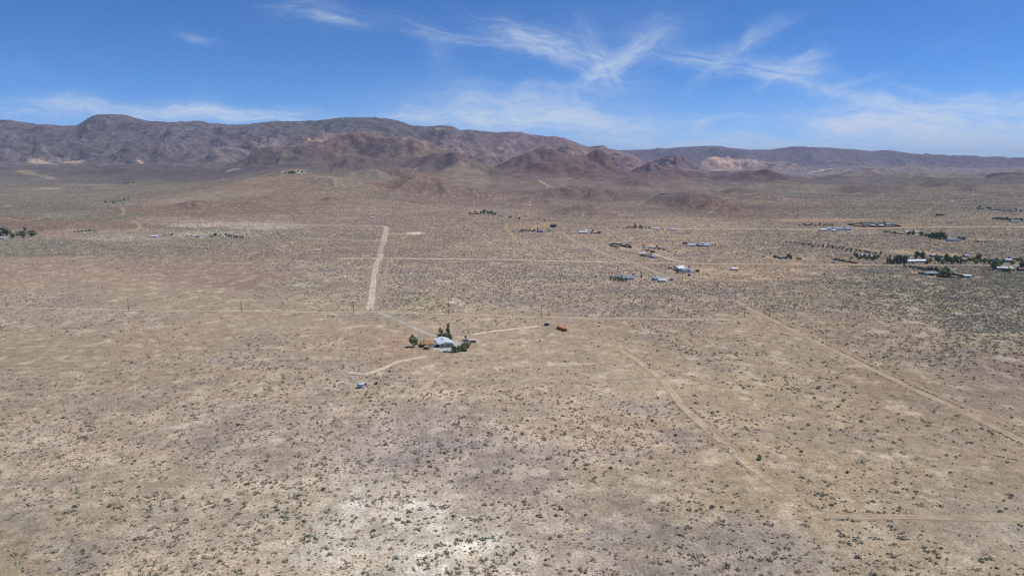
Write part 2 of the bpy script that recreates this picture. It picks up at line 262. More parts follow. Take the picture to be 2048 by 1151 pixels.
# ------------------------------------------------------------------ roads and tracks (pixel polylines; width in metres)
ROADS = [  # name, label, pts, width, colour, alpha, shrub_clear
 ('dirt_road', 'm', [(742,621),(741,612),(742,600),(744,586),(747,570),(750,548),(753,530),(758,518),(763,508)], 5.6, (206,194,176), 1.0, 6),
 ('dirt_road', 'm', [(760,514),(762,500),(766,487),(768,482)], 7.5, (186,178,166), .95, 8),
 ('dirt_road', 'm', [(768,483),(770,470),(773,458),(772,453),(764,451.4),(740,451),(700,451),(640,450.5),(560,449),(470,446),(400,442),(330,441)], 8.5, (206,192,174), .95, 5),
 ('dirt_track', 'm', [(768,482),(720,481),(650,478),(585,475)], 5.5, (204,192,176), .8, 3),
 ('dirt_track', 'm', [(672,516),(720,517),(765,516),(850,517.5),(1000,519),(1120,522),(1240,524.5),(1268,525)], 7.5, (212,197,175), .9, 5),
 ('dirt_road', 'm', [(1127,466),(1140,476),(1155,485),(1200,504),(1235,517),(1268,525),(1290,535),(1310,544),(1332,551)], 6.5, (188,178,160), .85, 5),
 ('dirt_track', 'm', [(1287,525),(1310,535),(1335,545),(1365,556)], 5, (190,172,150), .6, 4),
 ('dirt_track', 'm', [(1268,525),(1330,526),(1400,527.5),(1520,528),(1640,529),(1800,530),(2048,531)], 6.5, (194,182,164), .9, 4),
 ('dirt_track', 'm', [(1305,506),(1320,512),(1345,520),(1370,525)], 6, (208,194,172), .9, 4),
 ('dirt_track', 'm', [(-30,614),(100,616.5),(258,620.5),(483,622.5),(600,624),(745,623),(830,626),(900,629),(1085,634),(1290,637),(1500,640)], 5.5, (208,195,174), .85, 4),
 ('gravel_drive', 'g', [(744,619),(760,626),(775,632),(805,645),(830,656),(845,664),(860,668),(878,672),(890,674)], 6.0, (200,196,187), 1.0, 5),
 ('gravel_drive', 'g', [(843,662),(840,668),(838,678)], 4.5, (192,189,181), .9, 5),
 ('gravel_drive', 'g', [(1104,645),(1100,651),(1098,658),(1090,667),(1080,676)], 4.5, (190,186,178), .6, 5),
 ('dirt_track', 'm', [(1080,651),(1050,655),(1010,660),(975,664),(945,669)], 6.5, (206,193,172), .95, 4),
 ('dirt_road', 'm', [(1470,600),(1500,617),(1545,640),(1600,668),(1640,688),(1700,717),(1760,745),(1820,775),(1890,805),(1960,840),(2048,882),(2110,912)], 6.0, (186,171,150), .75, 6),
 ('dirt_track', 'm', [(1530,622),(1580,648),(1640,678),(1720,716),(1800,756),(1900,800),(1990,838),(2100,885)], 3.5, (185,168,143), .6, 3.5),
 ('dirt_track', 'm', [(1240,700),(1268,716),(1295,735),(1330,765),(1352,795),(1380,825),(1412,852),(1450,888),(1500,932),(1560,978),(1600,1008),(1637,1033)], 5.6, (192,178,156), .85, 6),
 ('dirt_track', 'm', [(1420,850),(1455,886),(1520,942),(1580,990),(1640,1024)], 4.0, (190,173,147), .5, 3),
 ('dirt_track', 'm', [(1628,1029),(1700,1031),(1800,1034),(1900,1035),(2000,1036),(2110,1038)], 4.6, (182,168,147), .75, 4),
 ('dirt_track', 'm', [(1290,730),(1340,742),(1400,760),(1470,783),(1520,795),(1600,815),(1680,838),(1750,855),(1850,880),(1950,905),(2100,940)], 3.0, (188,172,148), .5, 2.5),
 ('dirt_track', 'm', [(1325,705),(1310,720),(1300,733)], 3.5, (188,173,148), .4, 2),
 ('dirt_track', 'm', [(1352,702),(1372,722),(1380,735)], 3.5, (188,173,148), .4, 2),
 ('dirt_road', 'm', [(1350,458),(1420,458.5),(1520,458),(1620,458.5),(1720,457),(1800,455),(1900,453.5),(2100,453)], 13, (208,194,170), .85, 6),
 ('dirt_track', 'm', [(-30,434),(20,438),(45,442),(70,438),(100,431)], 6, (188,170,145), .8, 4),
 ('dirt_track', 'm', [(243,415),(248,422),(246,429),(235,433),(190,436)], 6, (192,172,145), .7, 4),
 ('dirt_track', 'm', [(262,441),(276,446),(281,453),(270,462),(220,468),(160,476)], 6, (196,180,155), .7, 4),
 ('dirt_track', 'm', [(1013,446),(1012,455),(1022,467),(1032,482)], 5, (198,178,150), .7, 4),
 ('dirt_track', 'm', [(1018,433),(1060,436),(1100,447),(1125,452),(1160,457)], 5, (198,178,150), .5, 4),
 ('dirt_track', 'm', [(680,436),(672,444),(658,450)], 8, (190,172,152), .6, 4),
 ('dirt_track', 'm', [(1570,487),(1640,488),(1700,494),(1760,505),(1800,508)], 5, (180,168,148), .6, 3),
 ('dirt_track', 'm', [(1040,635),(1060,641),(1090,646)], 4, (196,182,160), .5, 3),
 ('dirt_track', 'm', [(765,560),(770,545),(774,535)], 4, (196,186,168), .6, 3),
 ('dirt_track', 'm', [(758,590),(762,575),(765,562)], 4, (196,186,168), .5, 3),
 ('gravel_drive', 'g', [(1272,558),(1300,557),(1330,552),(1345,549)], 6, (184,178,166), .7, 5),
 ('dirt_track', 'm', [(700,745),(735,748),(770,735),(800,722),(850,712)], 5.5, (204,191,170), .9, 3),
 ('dirt_track', 'm', [(360,383),(400,375),(450,367),(520,354),(548,347)], 7, (190,172,152), .75, 3),
 ('dirt_track', 'm', [(430,388),(470,399),(520,408),(600,428),(640,436)], 9, (170,160,146), .4, 3),
 ('dirt_track', 'm', [(1078,361),(1088,367),(1099,374)], 9, (205,185,160), .8, 2),
 ('dirt_track', 'm', [(1065,361),(1120,359.5),(1190,358),(1250,355),(1300,351)], 9, (178,150,132), .7, 2),
 ('dirt_track', 'm', [(1460,368),(1520,366),(1600,366)], 8, (172,160,146), .6, 2),
 ('dirt_track', 'm', [(1845,428),(1855,421),(1862,416)], 6, (176,162,142), .6, 2),
 ('dirt_track', 'm', [(1500,475),(1600,500),(1700,512)], 3, (170,158,138), .0, 1)]
ROADW = []
for nm, kind, pts, w, colr, al, clear in ROADS:
    q = np.array([at(*p)[:2] for p in pts])
    ROADW.append((nm, kind, q, w, colr, al, clear))

# ------------------------------------------------------------------ what grows and lies where: (px, py, apparent colour, shrub density, green share)
PTS = [
 (200,1120,(168,156,137),.60,.5),(40,950,(164,152,136),.75,.3),(40,1140,(160,150,128),.7,.6),(420,1120,(172,160,143),.5,.5),(600,1060,(178,168,150),.5,.6),(740,1090,(186,178,162),.45,.5),(850,1030,(184,175,160),.45,.5),
 (960,1120,(178,170,156),.55,.5),(1000,960,(160,149,139),.75,.2),(800,900,(162,151,142),.85,.15),(1100,1080,(168,157,145),.6,.3),(1250,980,(169,156,138),.55,.3),(1280,870,(166,151,133),.85,.1),(1400,1110,(165,154,138),.55,.4),
 (1350,860,(168,153,134),.85,.1),(1550,930,(174,159,136),.25,.4),(1600,1000,(174,159,136),.3,.6),(1800,920,(173,159,137),.18,.5),(1800,1110,(167,155,134),.40,.6),(2000,1060,(168,158,140),.18,.5),(2020,930,(166,152,132),.15,.4),(1950,780,(158,144,128),.14,.3),
 (1500,800,(178,163,140),.13,.4),(1700,850,(171,156,134),.25,.5),(1560,790,(172,158,135),.35,.6),(1300,760,(181,167,145),.25,.1),(1250,700,(181,166,143),.06,.2),(1050,760,(174,160,141),.4,.1),(900,790,(171,158,141),.6,.1),(700,800,(170,157,140),.55,.2),
 (600,700,(170,156,138),.4,.2),(700,660,(175,160,140),.12,.2),(560,640,(180,165,145),.08,.2),(850,690,(178,158,138),.06,.2),(1000,720,(182,167,145),.15,.2),(1000,690,(184,168,146),.08,.2),
 (480,760,(168,154,136),.5,.3),(300,760,(168,154,135),.3,.2),(100,800,(168,155,136),.35,.2),(100,700,(171,158,135),.05,.3),(350,690,(173,158,137),.15,.2),(250,900,(167,154,136),.6,.2),(450,900,(163,151,137),.75,.2),(620,880,(165,152,138),.7,.2),
 (50,620,(168,155,141),.35,.2),(150,640,(170,156,139),.30,.2),(350,600,(172,158,139),.05,.2),(150,560,(170,154,135),.06,.2),(60,530,(166,148,131),.1,.2),(400,540,(160,143,128),.08,.2),(540,560,(158,140,126),.05,.2),
 (100,492,(140,134,120),.75,.5),(300,500,(146,136,122),.85,.5),(500,500,(152,137,123),.9,.4),(250,470,(160,148,132),.6,.4),(480,470,(152,143,128),.8,.5),(650,490,(152,134,119),.85,.2),(650,540,(166,152,136),.7,.3),(650,620,(170,156,137),.35,.2),
 (850,470,(156,139,125),.7,.2),(850,550,(160,147,133),.95,.3),(950,520,(156,142,128),.95,.2),(1000,590,(158,145,132),.95,.3),(820,610,(168,155,134),.55,.6),(1150,560,(158,146,132),.95,.3),(1200,610,(156,142,128),.85,.2),(1050,490,(164,149,130),.75,.1),(1150,500,(164,147,130),.75,.1),
 (1000,645,(178,163,142),.3,.2),(1200,650,(176,160,140),.06,.2),(1100,680,(180,165,143),.05,.2),(1300,640,(162,147,130),.5,.2),(1400,590,(152,140,126),.8,.3),(1380,660,(166,151,132),.4,.3),(1420,690,(166,152,132),.4,.4),(1560,690,(170,156,136),.18,.5),(1500,650,(176,160,138),.1,.3),
 (1550,570,(146,135,119),.9,.3),(1500,540,(166,148,126),.5,.1),(1400,480,(164,147,128),.7,.1),(1550,480,(148,137,121),.9,.4),(1700,490,(146,136,121),.9,.4),(1850,490,(142,133,117),.9,.4),(2000,495,(136,129,113),.95,.4),
 (1700,560,(142,133,117),1.,.7),(1900,580,(136,130,114),1.,.8),(2020,560,(118,113,100),1.,.8),(1750,610,(146,136,120),1.,.7),(2000,640,(136,130,115),.95,.8),(1650,600,(148,137,120),.8,.5),(1750,670,(156,142,124),.25,.6),(1900,700,(150,138,121),.5,.8),(1800,760,(160,145,126),.15,.4),(2030,740,(148,134,122),.3,.4),(1620,640,(160,145,125),.3,.4),
 (100,470,(162,145,130),.3,.3),(200,450,(142,123,108),.3,.2),(50,450,(132,112,100),.4,.2),(330,420,(138,118,102),.5,.2),(450,415,(135,115,100),.5,.2),(400,440,(158,142,126),.5,.3),(100,415,(122,115,102),.6,.5),(200,430,(130,122,105),.5,.4),(250,390,(124,115,103),.5,.3),
 (600,400,(139,120,105),.6,.2),(560,370,(137,120,105),.5,.2),(450,395,(148,136,120),.3,.2),(700,380,(130,118,104),.6,.3),(720,425,(150,130,118),.7,.2),(860,380,(132,113,103),.6,.1),(860,355,(112,92,84),.3,.1),(900,430,(150,133,118),.7,.2),(1000,430,(160,147,131),.6,.3),(960,400,(134,118,107),.6,.2),
 (1100,410,(136,120,108),.6,.2),(1170,415,(128,113,104),.6,.2),(1250,430,(152,138,123),.7,.2),(1100,440,(152,137,122),.7,.3),(1180,382,(106,95,90),.6,.2),(1372,388,(100,88,86),.5,.2),(1450,410,(130,112,101),.6,.2),(1300,400,(134,122,110),.6,.2),(1500,430,(134,118,104),.6,.3),(1350,445,(166,150,130),.5,.2),
 (1600,440,(146,132,114),.6,.3),(1700,430,(140,131,112),.7,.4),(1850,440,(146,136,116),.6,.3),(2000,440,(148,137,118),.6,.3),(1800,410,(132,124,107),.7,.4),(2000,410,(132,125,108),.7,.4),(1650,390,(128,119,106),.7,.4),(1900,380,(124,117,103),.7,.4),(1550,400,(134,120,106),.6,.3),
 (1750,355,(122,113,106),.6,.3),(2000,355,(116,108,101),.7,.3),(1600,355,(118,111,107),.6,.3),(1900,345,(116,108,102),.7,.3),
 (100,380,(122,116,104),.6,.4),(50,350,(116,112,104),.6,.4),(250,350,(105,100,97),.6,.3),(400,345,(102,96,95),.5,.3),(500,335,(101,94,93),.5,.3),(300,320,(95,89,91),.5,.3),(700,350,(118,110,101),.5,.3),(750,335,(112,104,98),.5,.3),(900,340,(122,112,104),.5,.2),(1000,370,(126,114,104),.5,.3),
 (1000,340,(116,104,97),.5,.2),(1150,335,(122,98,93),.4,.1),(1100,350,(126,108,101),.5,.2),(1250,340,(122,102,98),.4,.1),(1344,336,(104,84,82),.3,.1),(1250,330,(100,84,84),.3,.1),(1450,360,(120,108,105),.5,.2),(1495,352,(96,82,80),.4,.1),(1430,330,(118,108,106),.4,.2),(1360,315,(110,99,104),.4,.2),(1550,335,(110,102,104),.5,.2),(1700,342,(108,104,106),.5,.3)]
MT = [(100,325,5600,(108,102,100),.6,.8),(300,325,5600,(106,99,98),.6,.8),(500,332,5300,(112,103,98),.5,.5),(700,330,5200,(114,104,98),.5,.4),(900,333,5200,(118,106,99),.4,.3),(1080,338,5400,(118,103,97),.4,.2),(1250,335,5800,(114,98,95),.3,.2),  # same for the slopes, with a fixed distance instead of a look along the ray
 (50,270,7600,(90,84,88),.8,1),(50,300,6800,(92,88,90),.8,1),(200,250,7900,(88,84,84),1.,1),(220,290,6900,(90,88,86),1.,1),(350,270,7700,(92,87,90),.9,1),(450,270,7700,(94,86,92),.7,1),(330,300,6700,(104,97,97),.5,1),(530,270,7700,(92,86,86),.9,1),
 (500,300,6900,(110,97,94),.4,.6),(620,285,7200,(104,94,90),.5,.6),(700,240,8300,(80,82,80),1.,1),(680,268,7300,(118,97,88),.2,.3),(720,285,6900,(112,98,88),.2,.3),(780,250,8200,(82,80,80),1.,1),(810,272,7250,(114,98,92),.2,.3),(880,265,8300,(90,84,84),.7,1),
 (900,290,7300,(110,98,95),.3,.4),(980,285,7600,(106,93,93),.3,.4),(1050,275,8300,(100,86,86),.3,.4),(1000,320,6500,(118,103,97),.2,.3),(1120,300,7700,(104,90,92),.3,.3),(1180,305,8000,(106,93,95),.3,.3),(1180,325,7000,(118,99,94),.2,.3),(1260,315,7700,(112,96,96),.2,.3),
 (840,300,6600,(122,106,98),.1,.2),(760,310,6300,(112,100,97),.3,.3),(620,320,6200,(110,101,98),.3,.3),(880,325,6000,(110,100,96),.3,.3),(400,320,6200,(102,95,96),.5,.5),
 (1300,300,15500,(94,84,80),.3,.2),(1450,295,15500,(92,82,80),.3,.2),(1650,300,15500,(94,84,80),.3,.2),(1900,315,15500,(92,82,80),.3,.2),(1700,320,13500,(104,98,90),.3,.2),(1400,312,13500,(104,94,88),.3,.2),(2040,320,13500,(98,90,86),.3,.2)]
cx, cl, cc, cdn, cgr = [], [], [], [], []
for px, py, colr, dn, gr in PTS:
    p = at(px, py); cx.append(p.x / p.y); cl.append(math.log(p.y)); cc.append(colr); cdn.append(dn); cgr.append(gr)
for px, py, Y, colr, dn, gr in MT:
    cx.append(upx(px)); cl.append(math.log(Y)); cc.append(colr); cdn.append(dn); cgr.append(gr)
cx = np.array(cx); cl = np.array(cl); cdn = np.array(cdn); cgr = np.array(cgr)
def lin(c):
    c = np.asarray(c, float) / 255.0
    return np.where(c <= .04045, c / 12.92, ((c + .055) / 1.055) ** 2.4)
cc = lin(cc)
GAIN = np.array([1.30, 1.385, 1.50])                      # what a horizontal white surface returns under this sun and sky
def field(x, y):
    """apparent colour (linear), shrub density, green share at world points"""
    x = np.asarray(x, float); y = np.maximum(np.asarray(y, float), 120.0)
    wx = fbm(x, y, 90, 4, .55, off=1.1) * .05 + fbm(x, y, 500, 3, .5, off=5.1) * .05 * np.clip(y / 1500, .2, 1)
    wy = fbm(x, y, 90, 4, .55, off=12.1) * .05 + fbm(x, y, 500, 3, .5, off=15.1) * .08
    u = x / y + wx * .8; l = np.log(y) + wy * 1.2
    W_ = np.zeros(x.shape); c = np.zeros(x.shape + (3,)); d = np.zeros(x.shape); g = np.zeros(x.shape)
    for k in range(len(cx)):
        r = ((u - cx[k]) / .10) ** 2 + ((l - cl[k]) / .085) ** 2 + .12
        w = 1.0 / (r * r * r)
        W_ += w; d += w * cdn[k]; g += w * cgr[k]
        c += w[..., None] * cc[k]
    return c / W_[..., None], d / W_, g / W_
# patches with an outline of their own: (px, py, rx, ry, tilt px/px, colour, strength, density override or None)
PATCH = [(830,466.5,24,2.6,0,(232,220,203),1.3,0),(600,567,70,8,.02,(156,155,130),.6,1),(540,583,40,4,-.1,(150,148,122),.5,.9),(606,568,22,6,0,(180,178,146),.6,1),(880,606,30,4,0,(184,174,140),.8,.1),(912,606,26,5,.1,(206,198,186),.9,.4),(850,600,34,6,.05,(150,150,122),.7,1),
 (1080,440,32,3,.12,(124,126,104),1.1,.2),(1150,446,60,2,.05,(132,128,112),.9,.2),(1420,460,90,1.5,0,(140,132,114),.6,.3),(1100,447,50,4,.05,(186,160,130),.6,.2),(1070,452,50,5,0,(182,158,132),.7,.3),(1425,542,90,6,.04,(184,166,140),1.,.12),(1860,507,130,5,.07,(176,158,132),.9,.1),(1960,478,90,4,0,(166,152,128),.7,.2),(1640,440,120,4,0,(178,156,130),.8,.2),
 (400,450,80,5,0,(194,184,168),.9,.5),(520,452,80,9,0,(188,180,166),.9,.6),(430,468,100,7,0,(184,180,160),.9,.7),(250,478,120,4,0,(184,174,156),.7,.5),(700,437,60,3,0,(160,150,136),.5,.6),(300,470,110,3,0,(180,168,148),.5,.4),(560,432,16,1.5,0,(188,170,152),.8,.2),(440,460,60,4,0,(146,152,116),.6,.9),
 (85,327,30,1.6,.02,(170,156,128),.8,.1),(65,324,12,1.4,0,(172,158,126),.8,.1),(145,325,24,1.8,0,(178,164,136),.8,.1),(90,352,22,2.5,.1,(156,146,120),.7,.2),(60,347,18,2,0,(170,158,122),.8,.2),(55,343,26,1.2,0,(176,164,128),.8,.1),(95,377,26,2,0,(172,158,126),.8,.2),(60,378,40,2,0,(150,142,112),.7,.3),(15,412,14,3,0,(160,142,108),.7,.3),
 (280,324,9,1,0,(186,160,140),.8,.1),(458,342,10,1.2,0,(180,162,138),.8,0),(470,338,14,.8,0,(188,170,140),.8,.1),(190,370,60,2,0,(148,138,112),.5,.3),(225,374,30,2,0,(150,132,110),.5,.3),(230,409,50,4,0,(150,148,124),.5,.8),(130,430,70,6,0,(150,150,140),.5,.8),
 (800,468,40,2.2,.03,(186,168,146),.5,.3),(1230,500,60,3,0,(190,168,142),.3,.2),(1290,497,50,7,0,(186,166,146),.7,.15),(1340,505,30,6,0,(184,166,146),.5,.3),(1310,557,60,4,0,(190,174,152),.7,.3),(1250,562,40,3,0,(186,172,150),.6,.4),(1890,550,70,5,.06,(172,156,130),.8,.1),(1900,522,160,6,.02,(168,152,128),.7,.2),(1580,518,50,4,0,(170,154,138),.7,.2),
 (1710,465,60,4,0,(166,152,134),.7,.2),(1760,452,80,4,0,(170,154,132),.6,.2),(1930,480,60,3,0,(172,157,132),.7,.2),(590,346,32,2,0,(176,160,132),.7,.2),(700,344,14,.8,0,(146,132,116),.4,.1),(825,338,12,1.2,0,(170,160,134),.8,.1),(960,360,22,3,-.08,(140,130,116),.5,.3),(930,352,50,4,0,(150,138,118),.6,.3),(940,363,26,3,.1,(150,142,126),.5,.3),
 (880,692,52,14,0,(180,154,132),.7,.02),(1000,664,120,9,-.08,(194,178,152),.35,.1),(960,706,70,4,-.05,(204,190,166),.7,.02),(1130,660,26,5,0,(198,182,158),.5,.02),(905,660,60,5,.2,(182,168,146),.3,.3),(740,614,14,8,0,(196,178,152),.8,.02),(725,607,12,14,0,(190,172,148),.5,.05),
 (1345,735,60,5,.35,(192,176,150),.7,.02),(200,730,60,3,0,(196,186,162),.5,.02),(50,735,40,2.5,0,(198,188,164),.5,.02),(150,720,30,2,0,(196,188,162),.5,.02),(770,1080,200,75,0,(188,182,168),.75,.5),(720,1010,60,30,-.3,(214,213,202),.9,.5),(660,1060,60,26,-.2,(192,189,176),.75,.6),(850,1035,80,28,.2,(210,208,196),.9,.5),(930,1085,70,26,-.1,(214,213,202),.9,.5),(850,1125,80,30,0,(214,213,202),.9,.5),(640,1115,70,26,-.1,(194,191,178),.7,.5),(740,1125,50,18,0,(192,181,162),.5,.3),(560,1085,50,16,-.2,(194,188,172),.7,.6),(1062,1112,18,14,0,(206,198,188),.9,.3),
 (240,940,60,14,-.2,(186,178,156),.6,.4),(60,880,70,10,-.15,(182,172,152),.5,.4),(30,990,50,14,-.2,(182,172,150),.5,.5),(420,1010,60,14,-.3,(184,176,158),.5,.4),(360,870,50,8,-.2,(184,174,154),.5,.4),(1110,980,40,12,.2,(186,178,160),.5,.4),(1240,930,40,8,.2,(184,174,154),.5,.4),(1180,1120,60,16,.1,(184,176,158),.6,.4),(1350,1040,50,12,.2,(182,172,152),.5,.4),
 (980,930,120,40,.1,(152,143,134),.3,.9),(470,960,90,28,-.3,(152,143,134),.3,.8),(1130,1070,120,30,.2,(156,147,138),.3,.7),(1320,970,90,20,.3,(158,148,138),.3,.7),(820,870,110,20,0,(154,144,135),.3,.9),(90,1090,90,22,-.2,(154,144,136),.4,.7),(300,1060,90,22,-.3,(156,147,138),.4,.7),(1700,690,90,12,.1,(150,136,126),.5,.3),(1250,610,90,10,0,(150,137,127),.5,.9),
(290,930,40,7,-.35,(194,184,162),.7,.4),(260,970,60,6,-.2,(188,178,155),.6,.4),
 (1770,911,16,5,.1,(204,190,168),.9,.05),(1820,924,40,4,.05,(194,182,160),.7,.05),(1940,940,50,8,.1,(186,178,158),.6,.05),(1960,950,30,5,.1,(192,182,166),.5,.05),(1920,895,40,4,.15,(184,176,158),.6,.1),(2020,1060,50,14,.2,(178,174,160),.5,.1),(1650,990,40,8,0,(184,172,152),.4,.3),(1480,850,40,4,.05,(194,182,160),.6,.1),(1290,820,50,6,.1,(190,178,156),.6,.4),(1060,820,50,5,0,(186,176,154),.3,.4),(930,985,20,6,0,(188,178,158),.6,.3),(870,975,20,7,0,(190,180,158),.6,.3),(1160,1060,16,4,0,(206,194,166),.9,.1),
 (1440,318,28,5,.05,(150,134,120),.7,.1),(1470,324,36,4,0,(156,142,128),.7,.1),(1520,326,46,4,.05,(160,145,134),1.,.1),(1585,333,36,2,.1,(176,158,132),.8,.1),(1640,341,26,1.5,-.1,(160,146,124),.8,.1),(1400,311,16,1,0,(150,134,128),.7,.1)]
PW = []
for px, py, rx, ry, tl, colr, st, dn in PATCH:
    a0 = at(px, py); near = at(px, py + ry); far = at(px, py - ry)
    rl = max(abs(math.log(a0.y) - math.log(near.y)), min(abs(math.log(a0.y) - math.log(far.y)), .25), .004)
    PW.append((a0.x / a0.y, math.log(a0.y), rx / FPX, rl, tl * rx / ry, lin(colr), st, dn))
MP = [(850,297,6650,20,9,(176,158,130),.9),(870,302,6650,12,10,(186,170,140),1.),(808,322,5900,12,5,(214,200,176),1.),(690,305,6700,12,4,(196,172,132),1.),(600,301,6600,10,3,(186,164,128),.9),(744,299,6600,6,2,(196,180,146),1.),(630,287,7100,16,8,(136,118,98),.8),(655,278,7200,14,5,(138,120,98),.7),(880,265,8200,8,5,(150,132,104),.7),(985,320,6500,12,6,(150,134,112),.7),(960,315,6600,20,5,(140,126,106),.6),
      (1020,325,6400,24,5,(158,150,130),.8),(1050,332,6200,20,5,(150,138,120),.7),(550,319,6200,12,1.6,(180,160,134),.9),(1400,315,8700,10,2,(160,140,120),.7)]
for px, py, Y, rx, ry, colr, st in MP:
    PW.append((upx(px), math.log(Y), rx / FPX, .03 * ry / 5, 0, lin(colr), st, None))
def seg_dist(x, y, q):
    best = np.full(x.shape, 1e9)
    for a, b in zip(q[:-1], q[1:]):
        d = b - a; L2 = max((d ** 2).sum(), 1e-9)
        t = np.clip(((x - a[0]) * d[0] + (y - a[1]) * d[1]) / L2, 0, 1)
        best = np.minimum(best, np.hypot(x - a[0] - t * d[0], y - a[1] - t * d[1]))
    return best
def paint(x, y, want_roads=True):
    c, d, g = field(x, y)
    l = np.log(np.maximum(y, 100.)); u = x / np.maximum(y, 100.)
    e1 = fbm(x, y, 26, 4, .6, off=31.) ; e2 = fbm(x, y, 120, 4, .6, off=41.)
    for uc, lc, ru, rl, tl, colr, st, dn in PW:
        ii = np.where((np.abs(u - uc) < ru * 2.6) & (np.abs(l - lc) < rl * 3.2 + ru * 2 * abs(tl) * rl / ru))[0]
        if not len(ii): continue
        du = (u[ii] - uc) / ru; dl = (l[ii] - lc) / rl + du * tl * 1.0
        scale_n = .55 if lc < 7 else .35
        r = np.sqrt(du * du + dl * dl) + e1[ii] * scale_n * 1.6 + e2[ii] * scale_n * 1.2
        w = sstep(-r, -1.25, -.55) * min(st, 1.0)
        if lc < 6.6:
            brk = fbm(x[ii], y[ii], 11, 5, .65, off=77. + uc); w = w * (.25 + .75 * sstep(brk, -.22, .18))
        c[ii] = c[ii] * (1 - w[:, None]) + colr * w[:, None]
        if dn is not None: d[ii] = d[ii] * (1 - w) + dn * w
    for x0, Y0, R0, hc, j in HILL_W:
        if hc is None: continue
        ii = np.where((np.abs(x - x0) < 1.3 * R0) & (np.abs(y - Y0) < 1.3 * R0))[0]
        if not len(ii): continue
        r = np.hypot(x[ii] - x0, y[ii] - Y0) / R0 + e2[ii] * .3 + e1[ii] * .15
        w = sstep(-r, -1.05, -.55) * .92
        c[ii] = c[ii] * (1 - w[:, None]) + lin(hc) * w[:, None]
    # pale bare lenses, darker stony patches
    pn = fbm(x, y, 17, 5, .62, off=51.); pn2 = fbm(x * .6, y, 52, 5, .6, off=61.); far = sstep(y, 1500, 4000)
    bare = sstep(pn, .08, .34) * .9 * (1 - far); stone = sstep(pn2, .0, .36) * .65
    lum = c.mean(-1, keepdims=True)
    pale = c * 1.0 + np.array([.19, .18, .155]); dark = lum * np.array([1.0, .92, .91]) * .80
    bb = (bare * (1 - .4 * stone))[:, None]
    c = c * (1 - bb) + pale * bb
    sc = (stone * np.clip(1 - far * .4, 0, 1) * np.clip(d * 1.6, .2, 1))[:, None]
    c = c * (1 - sc) + dark * sc
    m = fbm(x, y, 9, 3, .6, off=71.) * (1 - far); c = c * (1 + .10 * m[:, None])
    wash = ridged(x + 60 * e2, y * .55, 420, 4, .6, off=33.); wk = (sstep(wash, .62, .9) * .22 * far)[:, None]
    c = c * (1 - wk) + (c * 1.0 + .09) * wk
    m2 = fbm(x, y, 240, 5, .6, off=81.); c = c * (1 + (.10 + .22 * far[:, None]) * m2[:, None])
    m4 = fbm(x, y * .7, 650, 4, .55, off=97.) * sstep(y, 2600, 4200); k4 = (sstep(m4, .05, .5) * .55)[:, None]; c = c * (1 - k4) + (c.mean(-1, keepdims=True) * np.array([.92, .76, .78])) * k4 * 1.0
    m3 = fbm(x, y * .5, 60, 4, .65, off=88.) * far; c = c * (1 + .32 * m3[:, None])
    d = np.clip(d * (1 - bare * .8) * (1 + 1.5 * fbm(x, y, 30, 4, .6, off=91.) + .8 * fbm(x, y, 130, 3, .5, off=93.)), 0, 1.2)
    clear = np.zeros(x.shape)
    if want_roads:
        for nm, kind, q, w, colr, al, cw in ROADW:
            lo = q.min(0) - cw - 6; hi = q.max(0) + cw + 6
            ii = np.where((x > lo[0]) & (x < hi[0]) & (y > lo[1]) & (y < hi[1]))[0]
            if not len(ii): continue
            ds = seg_dist(x[ii], y[ii], q) + e1[ii] * 2.5
            k = sstep(-ds, -(w * .5 + cw * .9), -(w * .5))
            clear[ii] = np.maximum(clear[ii], k * min(1, al * 1.4))
            kk = (k * .35 * al)[:, None]; c[ii] = c[ii] * (1 - kk) + lin((190, 174, 148)) * kk
    return np.clip(c, .01, .9), d * (1 - clear), g

# ------------------------------------------------------------------ the land as a mesh
def mesh_np(name, verts, faces, mat=None, smooth=False):
    me = bpy.data.meshes.new(name); verts = np.asarray(verts, np.float32); faces = np.asarray(faces, np.int32); n = faces.shape[1]
    me.vertices.add(len(verts)); me.vertices.foreach_set('co', verts.ravel())
    me.loops.add(faces.size); me.loops.foreach_set('vertex_index', faces.ravel())
    me.polygons.add(len(faces)); me.polygons.foreach_set('loop_start', np.arange(0, faces.size, n, dtype=np.int32))
    try: me.polygons.foreach_set('loop_total', np.full(len(faces), n, np.int32))
    except Exception: pass
    if smooth: me.polygons.foreach_set('use_smooth', np.ones(len(faces), bool))
    me.update(calc_edges=True)
    if mat: me.materials.append(mat)
    return me
def new_mat(name, rough=.9, spec=.2):
    m = bpy.data.materials.new(name); m.use_nodes = True; t = m.node_tree
    b = t.nodes['Principled BSDF']; b.inputs['Roughness'].default_value = rough; b.inputs['Specular IOR Level'].default_value = spec
    return m, NT(t), b
land, L, lb = new_mat('desert_soil', .95, .05)
ga = L.n('ShaderNodeAttribute'); ga.attribute_name = 'albedo'
gs = L.n('ShaderNodeAttribute'); gs.attribute_name = 'cover'        # r: far scrub cover, g: conifers, b: distance band
ga2 = L.n('ShaderNodeAttribute'); ga2.attribute_name = 'tufts'
gsx = L.n('ShaderNodeSeparateColor'); L.link(gs.outputs['Color'], gsx.inputs[0])
geo = L.n('ShaderNodeNewGeometry'); pos = geo.outputs['Position']
n1 = L.noise(pos, .9, 4, .7); n2 = L.noise(pos, .16, 4, .65); n3 = L.noise(pos, .03, 4, .6)
mul = L.m('MULTIPLY', L.ramp(n1, .30, .70, .66, 1.34), L.ramp(n2, .3, .7, .80, 1.20))
mul = L.m('MULTIPLY', mul, L.ramp(n3, .3, .7, .93, 1.07))
colr_ = L.mix(1.0, ga.outputs['Color'], L.xyz(mul, mul, mul), 'MULTIPLY')
